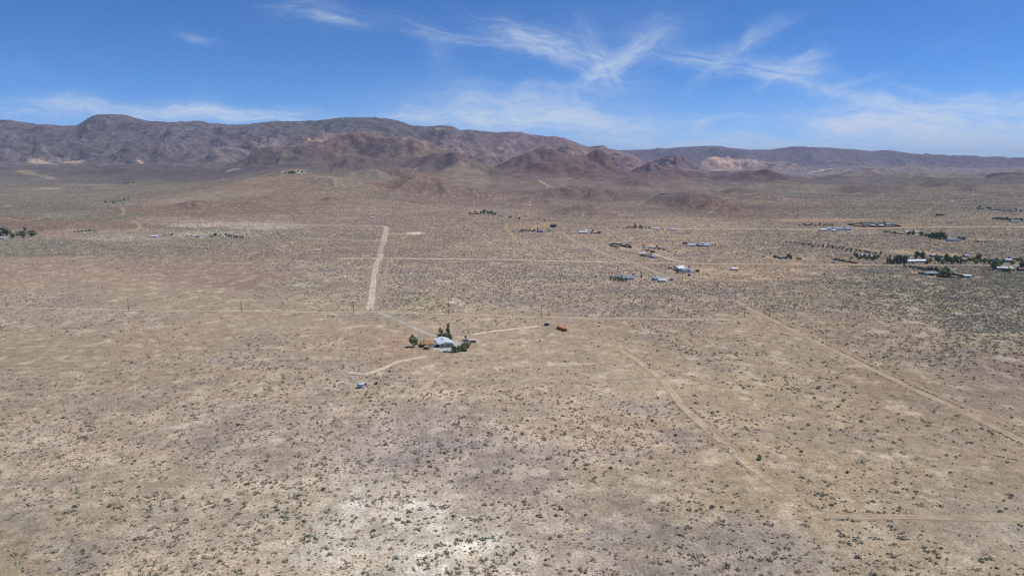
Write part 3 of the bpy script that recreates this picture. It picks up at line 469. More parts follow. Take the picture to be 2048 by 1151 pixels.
tn = L.noise(pos, .10, 5, .65, .8); colr_ = L.mix(L.m('MULTIPLY', L.ramp(tn, .50, .66), L.m('MULTIPLY', ga2.outputs['Fac'], .55)), colr_, L.mix(1.0, colr_, (.80, .765, .765, 1), 'MULTIPLY'))
tn2 = L.noise(pos, .13, 5, .7, .5); colr_ = L.mix(L.m('MULTIPLY', L.ramp(tn2, .56, .70), .6), colr_, L.mix(1.0, colr_, (1.28, 1.27, 1.24, 1), 'MULTIPLY'))
vo = L.n('ShaderNodeTexVoronoi'); L.link(pos, vo.inputs['Vector']); vo.inputs['Scale'].default_value = 1 / 6.5
vs = L.m('MULTIPLY', L.ramp(vo.outputs['Distance'], .22, .42, 1, 0), gsx.outputs[0])
vs = L.m('MULTIPLY', vs, L.ramp(n2, .35, .6, .2, 1.0))
colr_ = L.mix(vs, colr_, L.mix(1.0, ga.outputs['Color'], (.6, .62, .56, 1), 'MULTIPLY'))
vo2 = L.n('ShaderNodeTexVoronoi'); L.link(pos, vo2.inputs['Vector']); vo2.inputs['Scale'].default_value = 1 / 20.
vo3 = L.n('ShaderNodeTexVoronoi'); L.link(pos, vo3.inputs['Vector']); vo3.inputs['Scale'].default_value = 1 / 1.5
vt = L.m('MULTIPLY', L.ramp(vo3.outputs['Distance'], .12, .36, 1, 0), L.m('MULTIPLY', L.ramp(n2, .42, .6, .15, .85), ga2.outputs['Fac']))
colr_ = L.mix(vt, colr_, L.mix(1.0, ga.outputs['Color'], (.40, .38, .34, 1), 'MULTIPLY'))
vo4 = L.n('ShaderNodeTexVoronoi'); L.link(pos, vo4.inputs['Vector']); vo4.inputs['Scale'].default_value = 1 / 4.5
vp = L.m('MULTIPLY', L.ramp(vo4.outputs['Distance'], .1, .4, 1, 0), L.m('MULTIPLY', L.ramp(n3, .45, .62, .1, .7), ga2.outputs['Fac']))
colr_ = L.mix(vp, colr_, L.mix(1.0, ga.outputs['Color'], (1.32, 1.30, 1.28, 1), 'MULTIPLY'))
big = L.noise(pos, .0035, 5, .65)
vj = L.m('MULTIPLY', L.ramp(vo2.outputs['Distance'], .25, .5, 1, 0), L.m('MULTIPLY', gsx.outputs[1], L.ramp(big, .38, .56, .1, 1.0)))
vj = L.m('MULTIPLY', vj, .62)
colr_ = L.mix(vj, colr_, (.045, .055, .040, 1))
mid = L.noise(pos, .012, 6, .72)
mm = L.m('ADD', 1.0, L.m('MULTIPLY', gsx.outputs[2], L.ramp(mid, .3, .7, -.42, .42)))
colr_ = L.mix(1.0, colr_, L.xyz(mm, mm, mm), 'MULTIPLY')
L.link(colr_, lb.inputs['Base Color'])
bp = L.n('ShaderNodeBump'); bp.inputs['Strength'].default_value = .55; bp.inputs['Distance'].default_value = .35
L.link(L.noise(pos, .8, 5, .7), bp.inputs['Height'])
bp2 = L.n('ShaderNodeBump'); bp2.inputs['Distance'].default_value = 40.0
L.link(L.m('MULTIPLY', gsx.outputs[2], .8), bp2.inputs['Strength']); L.link(L.noise(pos, .011, 7, .68, .6), bp2.inputs['Height']); L.link(bp.outputs[0], bp2.inputs['Normal'])
L.link(bp2.outputs[0], lb.inputs['Normal'])

xs = XX.ravel(); ys = YY.ravel()
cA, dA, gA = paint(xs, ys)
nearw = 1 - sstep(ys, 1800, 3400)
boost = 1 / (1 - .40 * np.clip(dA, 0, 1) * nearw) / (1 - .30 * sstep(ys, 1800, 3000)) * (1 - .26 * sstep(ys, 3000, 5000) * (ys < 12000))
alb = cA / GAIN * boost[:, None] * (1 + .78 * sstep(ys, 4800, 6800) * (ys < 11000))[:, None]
conif = np.zeros_like(xs)
for j, (px, py, Y, colr, dn, gr) in enumerate(MT):
    if Y < 9000 and gr >= 1:
        conif = np.maximum(conif, np.exp(-((xs / np.maximum(ys, 1) - upx(px)) / .075) ** 2 - ((ys - Y) / 650) ** 2) * dn)
cover = np.stack([np.clip(dA, 0, 1) * sstep(ys, 1700, 3900) * (1 - .5 * sstep(ys, 5500, 8500)) * .85, conif, sstep(ys, 2600, 6500), np.ones_like(xs)], -1)
NR = len(YR)
def land_piece(name, r0, r1):
    vi = np.arange(r0 * NU, r1 * NU)
    V = np.stack([xs[vi], ys[vi], Z.ravel()[vi]], -1)
    n = r1 - r0; idx = np.arange(n * NU).reshape(n, NU)
    F = np.stack([idx[:-1, :-1], idx[:-1, 1:], idx[1:, 1:], idx[1:, :-1]], -1).reshape(-1, 4)
    me = mesh_np(name, V, F, land, smooth=True)
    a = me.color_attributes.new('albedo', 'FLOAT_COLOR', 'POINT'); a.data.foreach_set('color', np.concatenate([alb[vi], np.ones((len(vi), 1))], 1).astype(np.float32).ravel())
    a = me.color_attributes.new('cover', 'FLOAT_COLOR', 'POINT'); a.data.foreach_set('color', cover[vi].astype(np.float32).ravel())
    a = me.attributes.new('tufts', 'FLOAT', 'POINT'); a.data.foreach_set('value', (np.clip(dA[vi] * 1.2 + .15, 0, 1) * (1 - sstep(ys[vi], 1200, 2500))).astype(np.float32))
    o = bpy.data.objects.new(name, me); COL.objects.link(o); o['kind'] = 'structure'; return o
cuts = [0] + [int(np.searchsorted(YR, v)) for v in (3000, 6000, 11500)] + [NR]
for nm, a, b in zip(['desert_ground', 'hills', 'mountain_range', 'far_mountain_range'], cuts[:-1], cuts[1:]):
    land_piece(nm, a, min(b + 1, NR))
# ground behind and beside the viewpoint, down to the same level
def flat_quad(name, pts, z):
    me = mesh_np(name, [(x, y, z) for x, y in pts], [[0, 1, 2, 3]], None)
    return me

# ------------------------------------------------------------------ ribbons
def ribbon_mat(name, al):
    m, R, b = new_mat(name, .95, .05)
    at_ = R.n('ShaderNodeAttribute'); at_.attribute_name = 'tint'
    ac = R.n('ShaderNodeAttribute'); ac.attribute_name = 'across'
    g = R.n('ShaderNodeNewGeometry')
    a = R.noise(g.outputs['Position'], .35, 5, .7); b2 = R.noise(g.outputs['Position'], .07, 3, .6)
    k = R.m('MULTIPLY', R.ramp(a, .3, .7, .80, 1.16), R.ramp(b2, .3, .7, .94, 1.06))
    rut = R.m('ABSOLUTE', R.m('SUBTRACT', R.m('ABSOLUTE', ac.outputs['Fac']), .38))
    k = R.m('MULTIPLY', k, R.ramp(rut, .0, .22, 1.10, .88))
    R.link(R.mix(1.0, at_.outputs['Color'], R.xyz(k, k, k), 'MULTIPLY'), b.inputs['Base Color'])
    edge = R.m('ABSOLUTE', ac.outputs['Fac'])
    e = R.m('ADD', edge, R.m('MULTIPLY', R.m('SUBTRACT', a, .5), 1.1))
    e = R.m('ADD', e, R.m('MULTIPLY', R.m('SUBTRACT', b2, .5), .7))
    R.link(R.m('MULTIPLY', R.m('MULTIPLY', R.ramp(e, .45, 1.1, 1, 0), R.ramp(b2, .32, .55, .7, 1.0)), al), b.inputs['Alpha'])
    return m
_rm = {}
for nm, kind, q, w, colr, al, cw in ROADW:
    if al <= 0: continue
    key = round(al, 2)
    if key not in _rm: _rm[key] = ribbon_mat('road_gravel' if kind == 'g' else 'road_dirt', al)
    seg = [0]; 
    for a, b in zip(q[:-1], q[1:]): seg.append(seg[-1] + np.hypot(*(b - a)))
    step = 4.0 if seg[-1] < 1500 else 8.0
    s = np.linspace(0, seg[-1], max(8, int(seg[-1] / step)))
    X_ = np.interp(s, seg, q[:, 0]); Y_ = np.interp(s, seg, q[:, 1])
    kk = np.exp(-np.linspace(-2, 2, 7) ** 2); kk /= kk.sum()
    if len(s) > 20:
        X_ = np.convolve(np.pad(X_, 3, mode='edge'), kk, 'valid'); Y_ = np.convolve(np.pad(Y_, 3, mode='edge'), kk, 'valid')
    X_ = X_ + fbm(s, s * 0 + q[0, 0], 60, 3, .6, off=3) * 2.6; Y_ = Y_ + fbm(s, s * 0 + q[0, 0], 60, 3, .6, off=13) * 2.6
    tx = np.gradient(X_); ty = np.gradient(Y_); tl = np.hypot(tx, ty) + 1e-6; nx, ny = -ty / tl, tx / tl
    ac = np.linspace(-1, 1, 7); W2 = w * np.where(np.mean(q[:, 1]) > 700, .95, .58)
    W2 = W2 * (1 + .55 * fbm(s, s * 0 + 5, 35, 3, .6, off=23))[:, None]
    VX = X_[:, None] + nx[:, None] * ac * W2; VY = Y_[:, None] + ny[:, None] * ac * W2
    lift = np.where(VY < 2000, .10, .8)
    VZ = grid_z(VX, VY) + lift
    n = len(s); idx = np.arange(n * 7).reshape(n, 7)
    F = np.stack([idx[:-1, :-1], idx[:-1, 1:], idx[1:, 1:], idx[1:, :-1]], -1).reshape(-1, 4)
    me = mesh_np(nm, np.stack([VX, VY, VZ], -1).reshape(-1, 3), F, _rm[key], True)
    a = me.color_attributes.new('tint', 'FLOAT_COLOR', 'POINT'); cfull = np.tile(np.append(np.minimum(lin(colr) * ((1.44 if q[:, 1].mean() < 620 else 1.2) if kind == 'm' else 1.05) / GAIN, .8), 1), (n * 7, 1)); a.data.foreach_set('color', cfull.astype(np.float32).ravel())
    a = me.attributes.new('across', 'FLOAT', 'POINT'); a.data.foreach_set('value', np.tile(ac, n).astype(np.float32))
    o = bpy.data.objects.new(nm, me); COL.objects.link(o); o['kind'] = 'structure'

# ------------------------------------------------------------------ scrub
def shrub_mesh(seed, mat, flat=.62, n=64):
    r = np.random.default_rng(seed); V = []; F = []
    lobes = [(r.normal(0, .22), r.normal(0, .22), r.uniform(.5, .8)) for _ in range(4)]
    for i in range(n):
        lx, ly, lr = lobes[i % 4]
        th = r.uniform(0, 2 * np.pi); ph = np.arccos(r.uniform(.05, 1)); rad = lr * .5 * r.uniform(.7, 1.1)
        c = np.array([lx + rad * np.sin(ph) * np.cos(th), ly + rad * np.sin(ph) * np.sin(th), .08 + rad * np.cos(ph) * flat * 1.9])
        s = r.uniform(.10, .2); a = r.normal(size=3); a /= np.linalg.norm(a); b = np.cross(a, r.normal(size=3)); b /= np.linalg.norm(b)
        k = len(V); V += [c - a * s - b * s * .6, c + a * s - b * s * .5, c + a * s * .3 + b * s]; F.append([k, k + 1, k + 2])
    V = np.array(V); V[:, 2] = np.maximum(V[:, 2], 0.01)
    return mesh_np('shrub', V, F, mat)
def leaf_mat(name, cols, rnd=True):
    m, R, b = new_mat(name, .85, .1)
    oi = R.n('ShaderNodeObjectInfo'); cr = R.n('ShaderNodeValToRGB'); e = cr.color_ramp.elements
    e[0].color = (*lin(cols[0]), 1); e[-1].color = (*lin(cols[-1]), 1)
    for i, c in enumerate(cols[1:-1]): q = e.new((i + 1) / (len(cols) - 1)); q.color = (*lin(c), 1)
    R.link(oi.outputs['Random'], cr.inputs[0])
    g = R.n('ShaderNodeNewGeometry'); nn = R.noise(g.outputs['Position'], 1.3, 3, .6)
    k = R.m('MULTIPLY', R.ramp(nn, .3, .7, .6, 1.35), R.ramp(g.outputs['Random Per Island'], 0, 1, .7, 1.3, False))
    R.link(R.mix(1.0, cr.outputs[0], R.xyz(k, k, k), 'MULTIPLY'), b.inputs['Base Color'])
    return m
SB = leaf_mat('scrub_brown', [(172,152,134),(200,180,160),(184,170,150),(214,198,178)])
SG = leaf_mat('scrub_grey_green', [(150,150,128),(176,174,152),(162,160,138),(194,192,172)])
SY = leaf_mat('scrub_yellow_green', [(136,140,86),(156,156,108),(122,128,86)])
SMESH = [shrub_mesh(i, m, fl) for i, (m, fl) in enumerate([(SB, .45), (SB, .32), (SB, .58), (SG, .45), (SG, .58), (SG, .36), (SY, .45)])]
def scatter(y0, y1, per):
    ymid = (y1 ** 2 - y0 ** 2) * .5 * 1.7
    n = int(ymid / per)
    y = np.sqrt(rng.random(n) * (y1 ** 2 - y0 ** 2) + y0 ** 2); x = (rng.random(n) * 1.7 - .85) * y
    return x, y
xa, ya = scatter(190, 4200, 2.4)
_, da, ga_ = paint(xa, ya)
keep = rng.random(len(xa)) < np.clip(da, 0, 1) ** 1.15 * np.interp(ya, [900, 1600, 2600, 4200], [1, .62, .30, .02]) * .95
xa, ya, da, ga_ = xa[keep], ya[keep], da[keep], ga_[keep]
size = np.exp(rng.normal(0, .55, len(xa))) * .58 * (1 + .45 * ga_) 
size = np.clip(size, .25, 2.3) * np.interp(ya, [1500, 3400], [1, 1.5])
# shrubs that line the graded edges of the tracks
for nm, kind, q, w, colr, al, cw in ROADW:
    if q[:, 1].max() < 1200 and q[:, 1].min() < 650 and kind == 'm' and al > .45:
        seg = np.concatenate([[0], np.cumsum(np.hypot(*(q[1:] - q[:-1]).T))]); n = int(seg[-1] / 1.5)
        for side in (-1, 1):
            s = rng.random(n) * seg[-1]; X_ = np.interp(s, seg, q[:, 0]); Y_ = np.interp(s, seg, q[:, 1])
            d = np.array([q[min(np.searchsorted(seg, v), len(q) - 1)] - q[max(np.searchsorted(seg, v) - 1, 0)] for v in s]); dl = np.hypot(*d.T) + 1e-6
            off = (w * .62 + rng.normal(.6, .5, n)) * side
            kq = fbm(s, s * 0 + side * 5 + q[0, 0], 40, 2, .5) > .02
            xa = np.append(xa, (X_ - d[:, 1] / dl * off)[kq]); ya = np.append(ya, (Y_ + d[:, 0] / dl * off)[kq]); m = kq.sum()
            size = np.append(size, np.exp(rng.normal(-.25, .35, m))); ga_ = np.append(ga_, np.full(m, .35))
# keep clear of the homestead
YARD = np.array([at(*p)[:2] for p in [(833,668),(848,664),(915,664),(960,676),(962,690),(930,704),(890,710),(838,704),(830,690)]])
def inside(x, y, poly):
    r = np.zeros(x.shape, bool); j = len(poly) - 1
    for i in range(len(poly)):
        a, b = poly[i], poly[j]; c = ((a[1] > y) != (b[1] > y)) & (x < (b[0] - a[0]) * (y - a[1]) / (b[1] - a[1] + 1e-12) + a[0]); r ^= c; j = i
    return r
CLEAR = []
def finish_scrub():
    global xa, ya, size, ga_
    k = ~inside(xa, ya, YARD)
    for cx_, cy_, r_ in CLEAR: k &= np.hypot(xa - cx_, ya - cy_) > r_
    xa, ya, size, ga_ = xa[k], ya[k], size[k], ga_[k]
    za = grid_z(xa, ya) - .03
    pick = rng.random(len(xa)); yel = rng.random(len(xa)) < .03
    idx = np.where(pick < ga_, 3 + rng.integers(0, 3, len(xa)), rng.integers(0, 3, len(xa))); idx[yel] = 6
    rot = rng.random(len(xa)) * 6.283
    u = xa / ya; infr = (np.abs(u) < .80) & (ya > 232)
    app = np.where(infr, size / ya, 0); order = np.argsort(-app); big_ = order[:300]
    LAB = {0: 'low round brown', 1: 'flat brown', 2: 'tall brown', 3: 'rounded grey green', 4: 'tall grey green', 5: 'flat grey green', 6: 'yellow green'}
    def shrub_label(i):
        px_ = 1024 + (xa[i] / ya[i]) * FPX * .93; c_ = min(7, max(0, int(px_ / 256)))
        z_ = ['far left corner', 'left side', 'left of the pale patch', 'pale patch', 'right of the pale patch', 'middle right', 'below the track bend', 'far right corner'][c_]
        s_ = 'large ' if size[i] > 2.1 else 'medium ' if size[i] > 1.6 else 'smaller '
        d_ = 'at the very bottom edge' if ya[i] < 262 else 'just above the bottom edge' if ya[i] < 310 else 'a little farther back'
        return s_ + LAB[int(idx[i])] + ' shrub ' + d_ + ', ' + z_
    first = {}
    for i in big_:
        o = bpy.data.objects.new('desert_shrub', SMESH[idx[i]]); COL.objects.link(o)
        o.location = (xa[i], ya[i], za[i]); o.rotation_euler = (0, 0, rot[i]); o.scale = (size[i],) * 3
        o['label'] = shrub_label(i); o['category'] = 'shrub'; o['group'] = 'largest shrubs in the foreground scrub'
        first.setdefault(int(idx[i]), o)
    rest = np.ones(len(xa), bool); rest[big_] = False
    for k_ in range(7):
        if k_ not in first:
            i = np.where((idx == k_) & rest & infr)[0]; i = i[np.argmax(app[i])]
            o = bpy.data.objects.new('desert_shrub', SMESH[k_]); COL.objects.link(o); rest[i] = False
            o.location = (xa[i], ya[i], za[i]); o.rotation_euler = (0, 0, rot[i]); o.scale = (size[i],) * 3
            o['label'] = shrub_label(i); o['category'] = 'shrub'; o['group'] = 'largest shrubs in the foreground scrub'; first[k_] = o
    me = bpy.data.meshes.new('desert_scrub'); n = int(rest.sum()); me.vertices.add(n)
    me.vertices.foreach_set('co', np.stack([xa[rest], ya[rest], za[rest]], -1).astype(np.float32).ravel())
    for nm, dt, arr in (('size', 'FLOAT', size[rest]), ('turn', 'FLOAT', rot[rest])):
        a = me.attributes.new(nm, dt, 'POINT'); a.data.foreach_set('value', arr.astype(np.float32))
    a = me.attributes.new('kind_index', 'INT', 'POINT'); a.data.foreach_set('value', idx[rest].astype(np.int32))
    o = bpy.data.objects.new('desert_scrub', me); COL.objects.link(o); o['kind'] = 'stuff'; o['label'] = 'low desert scrub covering the plain'; o['category'] = 'scrub'
    ng = bpy.data.node_groups.new('scatter_scrub', 'GeometryNodeTree')
    ng.interface.new_socket('Geometry', in_out='INPUT', socket_type='NodeSocketGeometry'); ng.interface.new_socket('Geometry', in_out='OUTPUT', socket_type='NodeSocketGeometry')
    G = NT(ng); gi = G.n('NodeGroupInput'); go = G.n('NodeGroupOutput'); ip = G.n('GeometryNodeInstanceOnPoints')
    g2 = G.n('GeometryNodeGeometryToInstance')
    for k_ in reversed(range(7)):
        oi = G.n('GeometryNodeObjectInfo'); oi.transform_space = 'ORIGINAL'; oi.inputs['Object'].default_value = first[k_]; G.link(oi.outputs['Geometry'], g2.inputs[0])
    G.link(gi.outputs[0], ip.inputs['Points']); G.link(g2.outputs[0], ip.inputs['Instance']); ip.inputs['Pick Instance'].default_value = True
    def attr(nm, dt):
        a = G.n('GeometryNodeInputNamedAttribute'); a.data_type = dt; a.inputs[0].default_value = nm
        return [s for s in a.outputs if s.enabled and s.name == 'Attribute'][0]
    G.link(attr('kind_index', 'INT'), ip.inputs['Instance Index'])
    G.link(attr('size', 'FLOAT'), ip.inputs['Scale'])
    cb = G.n('ShaderNodeCombineXYZ'); G.link(attr('turn', 'FLOAT'), cb.inputs[2]); G.link(cb.outputs[0], ip.inputs['Rotation'])
    G.link(ip.outputs[0], go.inputs[0])
    md = o.modifiers.new('scatter', 'NODES'); md.node_group = ng
    print('SCRUB', n)
# ------------------------------------------------------------------ object helpers
def link(o, parent=None):
    COL.objects.link(o)
    if parent is not None: o.parent = parent
    return o
def tag(o, label, cat, group=None):
    o['label'] = label; o['category'] = cat
    if group: o['group'] = group
    return o
def empty(name, loc, rz, label, cat, group=None):
    o = bpy.data.objects.new(name, None); o.empty_display_size = .5; o.location = loc; o.rotation_euler = (0, 0, rz)
    link(o); return tag(o, label, cat, group)
_mats = {}
def paint_mat(col, rough=.7, metal=0.0, var=.10, scale=1.5, spec=.25):
    key = (col, rough, metal, var, scale)
    if key in _mats: return _mats[key]
    m, R, b = new_mat('surface', rough, spec); b.inputs['Metallic'].default_value = metal
    g = R.n('ShaderNodeTexCoord'); n = R.noise(g.outputs['Object'], scale, 4, .65); k = R.ramp(n, .3, .7, 1 - var, 1 + var)
    R.link(R.mix(1.0, (*lin(col), 1), R.xyz(k, k, k), 'MULTIPLY'), b.inputs['Base Color']); _mats[key] = m
    return m
def ribbed(col, per=1.2, rough=.5, axis=0):
    key = ('rib', col, per, axis)
    if key in _mats: return _mats[key]
    m, R, b = new_mat('ribbed_metal', rough, .4)
    g = R.n('ShaderNodeTexCoord'); s = R.n('ShaderNodeSeparateXYZ'); R.link(g.outputs['Object'], s.inputs[0])
    w = R.m('SINE', R.m('MULTIPLY', s.outputs[axis], 6.283 * per)); n = R.noise(g.outputs['Object'], .6, 4, .6)
    k = R.m('MULTIPLY', R.ramp(w, .6, 1, 1.0, .90), R.ramp(n, .3, .7, .9, 1.06))
    R.link(R.mix(1.0, (*lin(col), 1), R.xyz(k, k, k), 'MULTIPLY'), b.inputs['Base Color'])
    bm_ = R.n('ShaderNodeBump'); bm_.inputs['Distance'].default_value = .04; R.link(w, bm_.inputs['Height']); R.link(bm_.outputs[0], b.inputs['Normal'])
    _mats[key] = m; return m
class MB:
    def __init__(s): s.v = []; s.f = []
    def box(s, x0, x1, y0, y1, z0, z1):
        k = len(s.v); s.v += [(x, y, z) for x in (x0, x1) for y in (y0, y1) for z in (z0, z1)]
        s.f += [tuple(k + i for i in q) for q in ((0, 1, 3, 2), (4, 6, 7, 5), (0, 4, 5, 1), (2, 3, 7, 6), (0, 2, 6, 4), (1, 5, 7, 3))]; return s
    def poly(s, pts, h):      # vertical extrusion between z and z+h of a polygon [(x,y,z)]
        k = len(s.v); n = len(pts); s.v += list(pts) + [(x, y, z + h) for x, y, z in pts]
        s.f += [tuple(k + i for i in range(n))[::-1], tuple(k + n + i for i in range(n))] + [(k + i, k + (i + 1) % n, k + n + (i + 1) % n, k + n + i) for i in range(n)]; return s
    def slab(s, pts, t):      # sloped panel with thickness downwards
        return s.poly([(x, y, z - t) for x, y, z in pts], t)
    def tube(s, p, q, r0, r1, n=6):
        p = Vector(p); q = Vector(q); d = (q - p).normalized(); a = d.orthogonal().normalized(); b = d.cross(a); k = len(s.v)
        for c, r in ((p, r0), (q, r1)):
            s.v += [tuple(c + (a * math.cos(i * 2 * math.pi / n) + b * math.sin(i * 2 * math.pi / n)) * r) for i in range(n)]
        s.f += [(k + i, k + (i + 1) % n, k + n + (i + 1) % n, k + n + i) for i in range(n)] + [tuple(range(k, k + n))[::-1], tuple(range(k + n, k + 2 * n))]; return s
    def build(s, name, mat, parent=None):
        me = bpy.data.meshes.new(name); me.from_pydata(s.v, [], s.f); me.materials.append(mat); me.update()
        return link(bpy.data.objects.new(name, me), parent)
GLASS = paint_mat((40, 50, 62), .15, 0, .05, 2, .6); DARK = paint_mat((38, 36, 36), .8); WHITE = paint_mat((205, 208, 208), .6, 0, .04)
def gable_roof(w, d, z, rise, ov, mat, root, t=.12, name='roof'):
    r = MB(); W2, D2 = w / 2 + ov, d / 2 + ov; e = z - ov * rise / (d / 2)
    r.slab([(-W2, -D2, e), (W2, -D2, e), (W2, 0, z + rise), (-W2, 0, z + rise)], t)
    r.slab([(-W2, .001, z + rise), (W2, .001, z + rise), (W2, D2, e), (-W2, D2, e)], t)
    return r.build(name, mat, root)
def wall_gable(w, d, h, rise):          # closed body with triangular gable ends, ridge along x
    W2, D2 = w / 2, d / 2; m = MB()
    m.v = [(-W2, -D2, -1.2), (-W2, D2, -1.2), (-W2, D2, h), (-W2, 0, h + rise), (-W2, -D2, h), (W2, -D2, -1.2), (W2, D2, -1.2), (W2, D2, h), (W2, 0, h + rise), (W2, -D2, h)]
    m.f = [(0, 4, 3, 2, 1), (5, 6, 7, 8, 9), (0, 5, 9, 4), (1, 2, 7, 6), (4, 9, 8, 3), (2, 3, 8, 7), (0, 1, 6, 5)]
    return m
def hip_roof(w, d, z, rise, ov, mat, root):
    W2, D2 = w / 2 + ov, d / 2 + ov; rl = max(W2 - D2, .05); e = z - .15; m = MB()
    m.v = [(-W2, -D2, e), (W2, -D2, e), (W2, D2, e), (-W2, D2, e), (-rl, 0, z + rise), (rl, 0, z + rise)] + [(-W2, -D2, e - .2), (W2, -D2, e - .2), (W2, D2, e - .2), (-W2, D2, e - .2)]
    m.f = [(0, 1, 5, 4), (1, 2, 5), (2, 3, 4, 5), (3, 0, 4), (6, 7, 1, 0), (7, 8, 2, 1), (8, 9, 3, 2), (9, 6, 0, 3), (9, 8, 7, 6)]
    return m.build('roof', mat, root)
def windows(root, w, d, h, n, side=-1, wz=.9, wh=1.0, ww=1.3, glass=GLASS):
    for i in range(n):
        x = -w / 2 + (i + .5) * w / n + (.25 if i % 2 else -.2)
        y0 = side * d / 2; a, b = sorted((y0 + side * .03, y0 - side * .1)); MB().box(x - ww / 2, x + ww / 2, a, b, wz, wz + wh).build('window', glass, root)
def door(root, x, d, side=-1, w=1.0, h=2.05, mat=None, name='door'):
    y0 = side * d / 2; a, b = sorted((y0 + side * .04, y0 - side * .1)); return MB().box(x - w / 2, x + w / 2, a, b, 0, h).build(name, mat or DARK, root)
def house(px, py, w, d, h, yaw, wall, roof, label, kind='gable', nw=3, group=None, name='house', cat='house', rise=None, rmat=None):
    h *= .82; w *= .88; p = at(px, py); p = p + Vector((0, d * .35, 0)); p.z = float(grid_z(p.x, p.y))
    root = empty(name, p, math.radians(yaw), label, cat, group)
    rise = rise if rise is not None else d * .16
    wm = paint_mat(wall, .8, 0, .06, .8); rm = rmat or (ribbed(roof, .8, .45) if kind in ('metal', 'flat') else paint_mat(roof, .9, 0, .14, 1.2))
    if kind in ('gable', 'metal'):
        wall_gable(w - .1, d - .1, h, rise).build('wall', wm, root); gable_roof(w, d, h + .18, rise, .45, rm, root)
    elif kind == 'hip':
        MB().box(-w / 2, w / 2, -d / 2, d / 2, -1.2, h).build('wall', wm, root); hip_roof(w, d, h + .2, rise, .6, rm, root)
    else:
        MB().box(-w / 2, w / 2, -d / 2, d / 2, -1.2, h).build('wall', wm, root)
        MB().slab([(-w / 2 - .3, -d / 2 - .3, h + .2), (w / 2 + .3, -d / 2 - .3, h + .2), (w / 2 + .3, d / 2 + .3, h + .2 + rise * .5), (-w / 2 - .3, d / 2 + .3, h + .2 + rise * .5)], .15).build('roof', rm, root)
    if nw: windows(root, w * .9, d - .1, h, nw); door(root, w * .18, d - .1)
    elif name in ('shed', 'barn', 'workshop'): door(root, 0, d - .1, w=min(3, w * .35), h=min(2.6, h * .85), mat=paint_mat(tuple(int(c * .8) for c in wall), .7), name='door')
    CLEAR.append((p.x, p.y, max(w, d) * .55))
    return root
# ---- trees
def crown_mesh(kind, seed, n, mat, leaf=.34):
    r = np.random.default_rng(seed); V = []; F = []
    nc = {'round': 16, 'column': 18, 'bush': 10, 'conifer': 26}[kind]; cl = []
    for i in range(nc):
        if kind == 'round':
            th = r.uniform(0, 6.28); z = r.uniform(-.85, .95); rad = math.sqrt(max(0, 1 - z * z)) * r.uniform(.3, .75)
            cl.append((rad * math.cos(th) * .5, rad * math.sin(th) * .5, .52 + z * .38, r.uniform(.13, .24)))
        elif kind == 'column':
            z = r.uniform(.16, .95); w = .13 * (1 - abs(z - .5) * .9); th = r.uniform(0, 6.28)
            cl.append((w * math.cos(th) * .7, w * math.sin(th) * .7, z, r.uniform(.06, .10)))
        elif kind == 'bush':
            th = r.uniform(0, 6.28); rad = r.uniform(0, .42); cl.append((rad * math.cos(th), rad * math.sin(th), r.uniform(.25, .72), r.uniform(.16, .28)))
        else:
            z = (i + .5) / nc; w = .30 * (1 - z) ** .8; th = i * 2.4; cl.append((w * math.cos(th) * .75, w * math.sin(th) * .75, .1 + z * .86, .05 + .13 * (1 - z)))
    lf = leaf * {'round': .12, 'column': .075, 'bush': .15, 'conifer': .09}[kind] / .34
    for i in range(n):
        c = cl[i % nc]; a = r.normal(size=3); a /= np.linalg.norm(a); q = np.array(c[:3]) + a * c[3] * r.uniform(.55, 1.1)
        q[2] = max(q[2], .06)
        u = np.cross(a + r.normal(0, .5, 3), r.normal(size=3)); u /= np.linalg.norm(u); v = np.cross(u, a); v /= np.linalg.norm(v); s = lf * r.uniform(.35, .8)
        k = len(V); V += [q - u * s, q + v * s * .7, q + u * s, q - v * s * .7]; F.append([k, k + 1, k + 2, k + 3])
    return mesh_np('crown', V, F, mat)
def trunk_mesh(kind, mat, seed):
    r = random.Random(seed); m = MB(); top = {'round': .55, 'column': .9, 'bush': .4, 'conifer': .92}[kind]
    m.tube((0, 0, -.05), (r.uniform(-.02, .02), 0, top * .5), .032, .022); m.tube((0, 0, top * .5), (r.uniform(-.03, .03), r.uniform(-.03, .03), top), .022, .006)
    if kind in ('round', 'bush'):
        for i in range(5):
            th = i * 1.3; z = r.uniform(.18, .4); m.tube((0, 0, z * (.6 if kind == 'bush' else 1)), (math.cos(th) * .26, math.sin(th) * .26, z + .28), .014, .005, 5)
    me = bpy.data.meshes.new('trunk'); me.from_pydata(m.v, [], m.f); me.materials.append(mat); return me
BARK = paint_mat((92, 78, 64), .9, 0, .2, 4)
LG = {'green': leaf_mat('leaves_green', [(122, 134, 88), (146, 154, 106), (130, 140, 96)]), 'dark': leaf_mat('leaves_dark', [(94, 108, 80), (114, 126, 94), (102, 116, 88)]),
      'pale': leaf_mat('leaves_pale', [(132, 140, 100), (150, 154, 112), (140, 146, 106)]), 'brown': leaf_mat('leaves_brown', [(134, 126, 88), (148, 138, 100), (124, 122, 86)])}
CR = {}
def crown(kind, colr, n, v):
    key = (kind, colr, n, v)
    if key not in CR: CR[key] = (crown_mesh(kind, 100 + len(CR), n, LG[colr], .5 if n < 500 else .34), trunk_mesh(kind, BARK, len(CR)))
    return CR[key]
WORD = {'round': 'round', 'column': 'tall slim', 'bush': 'low', 'conifer': 'pointed'}
TS = 1.35
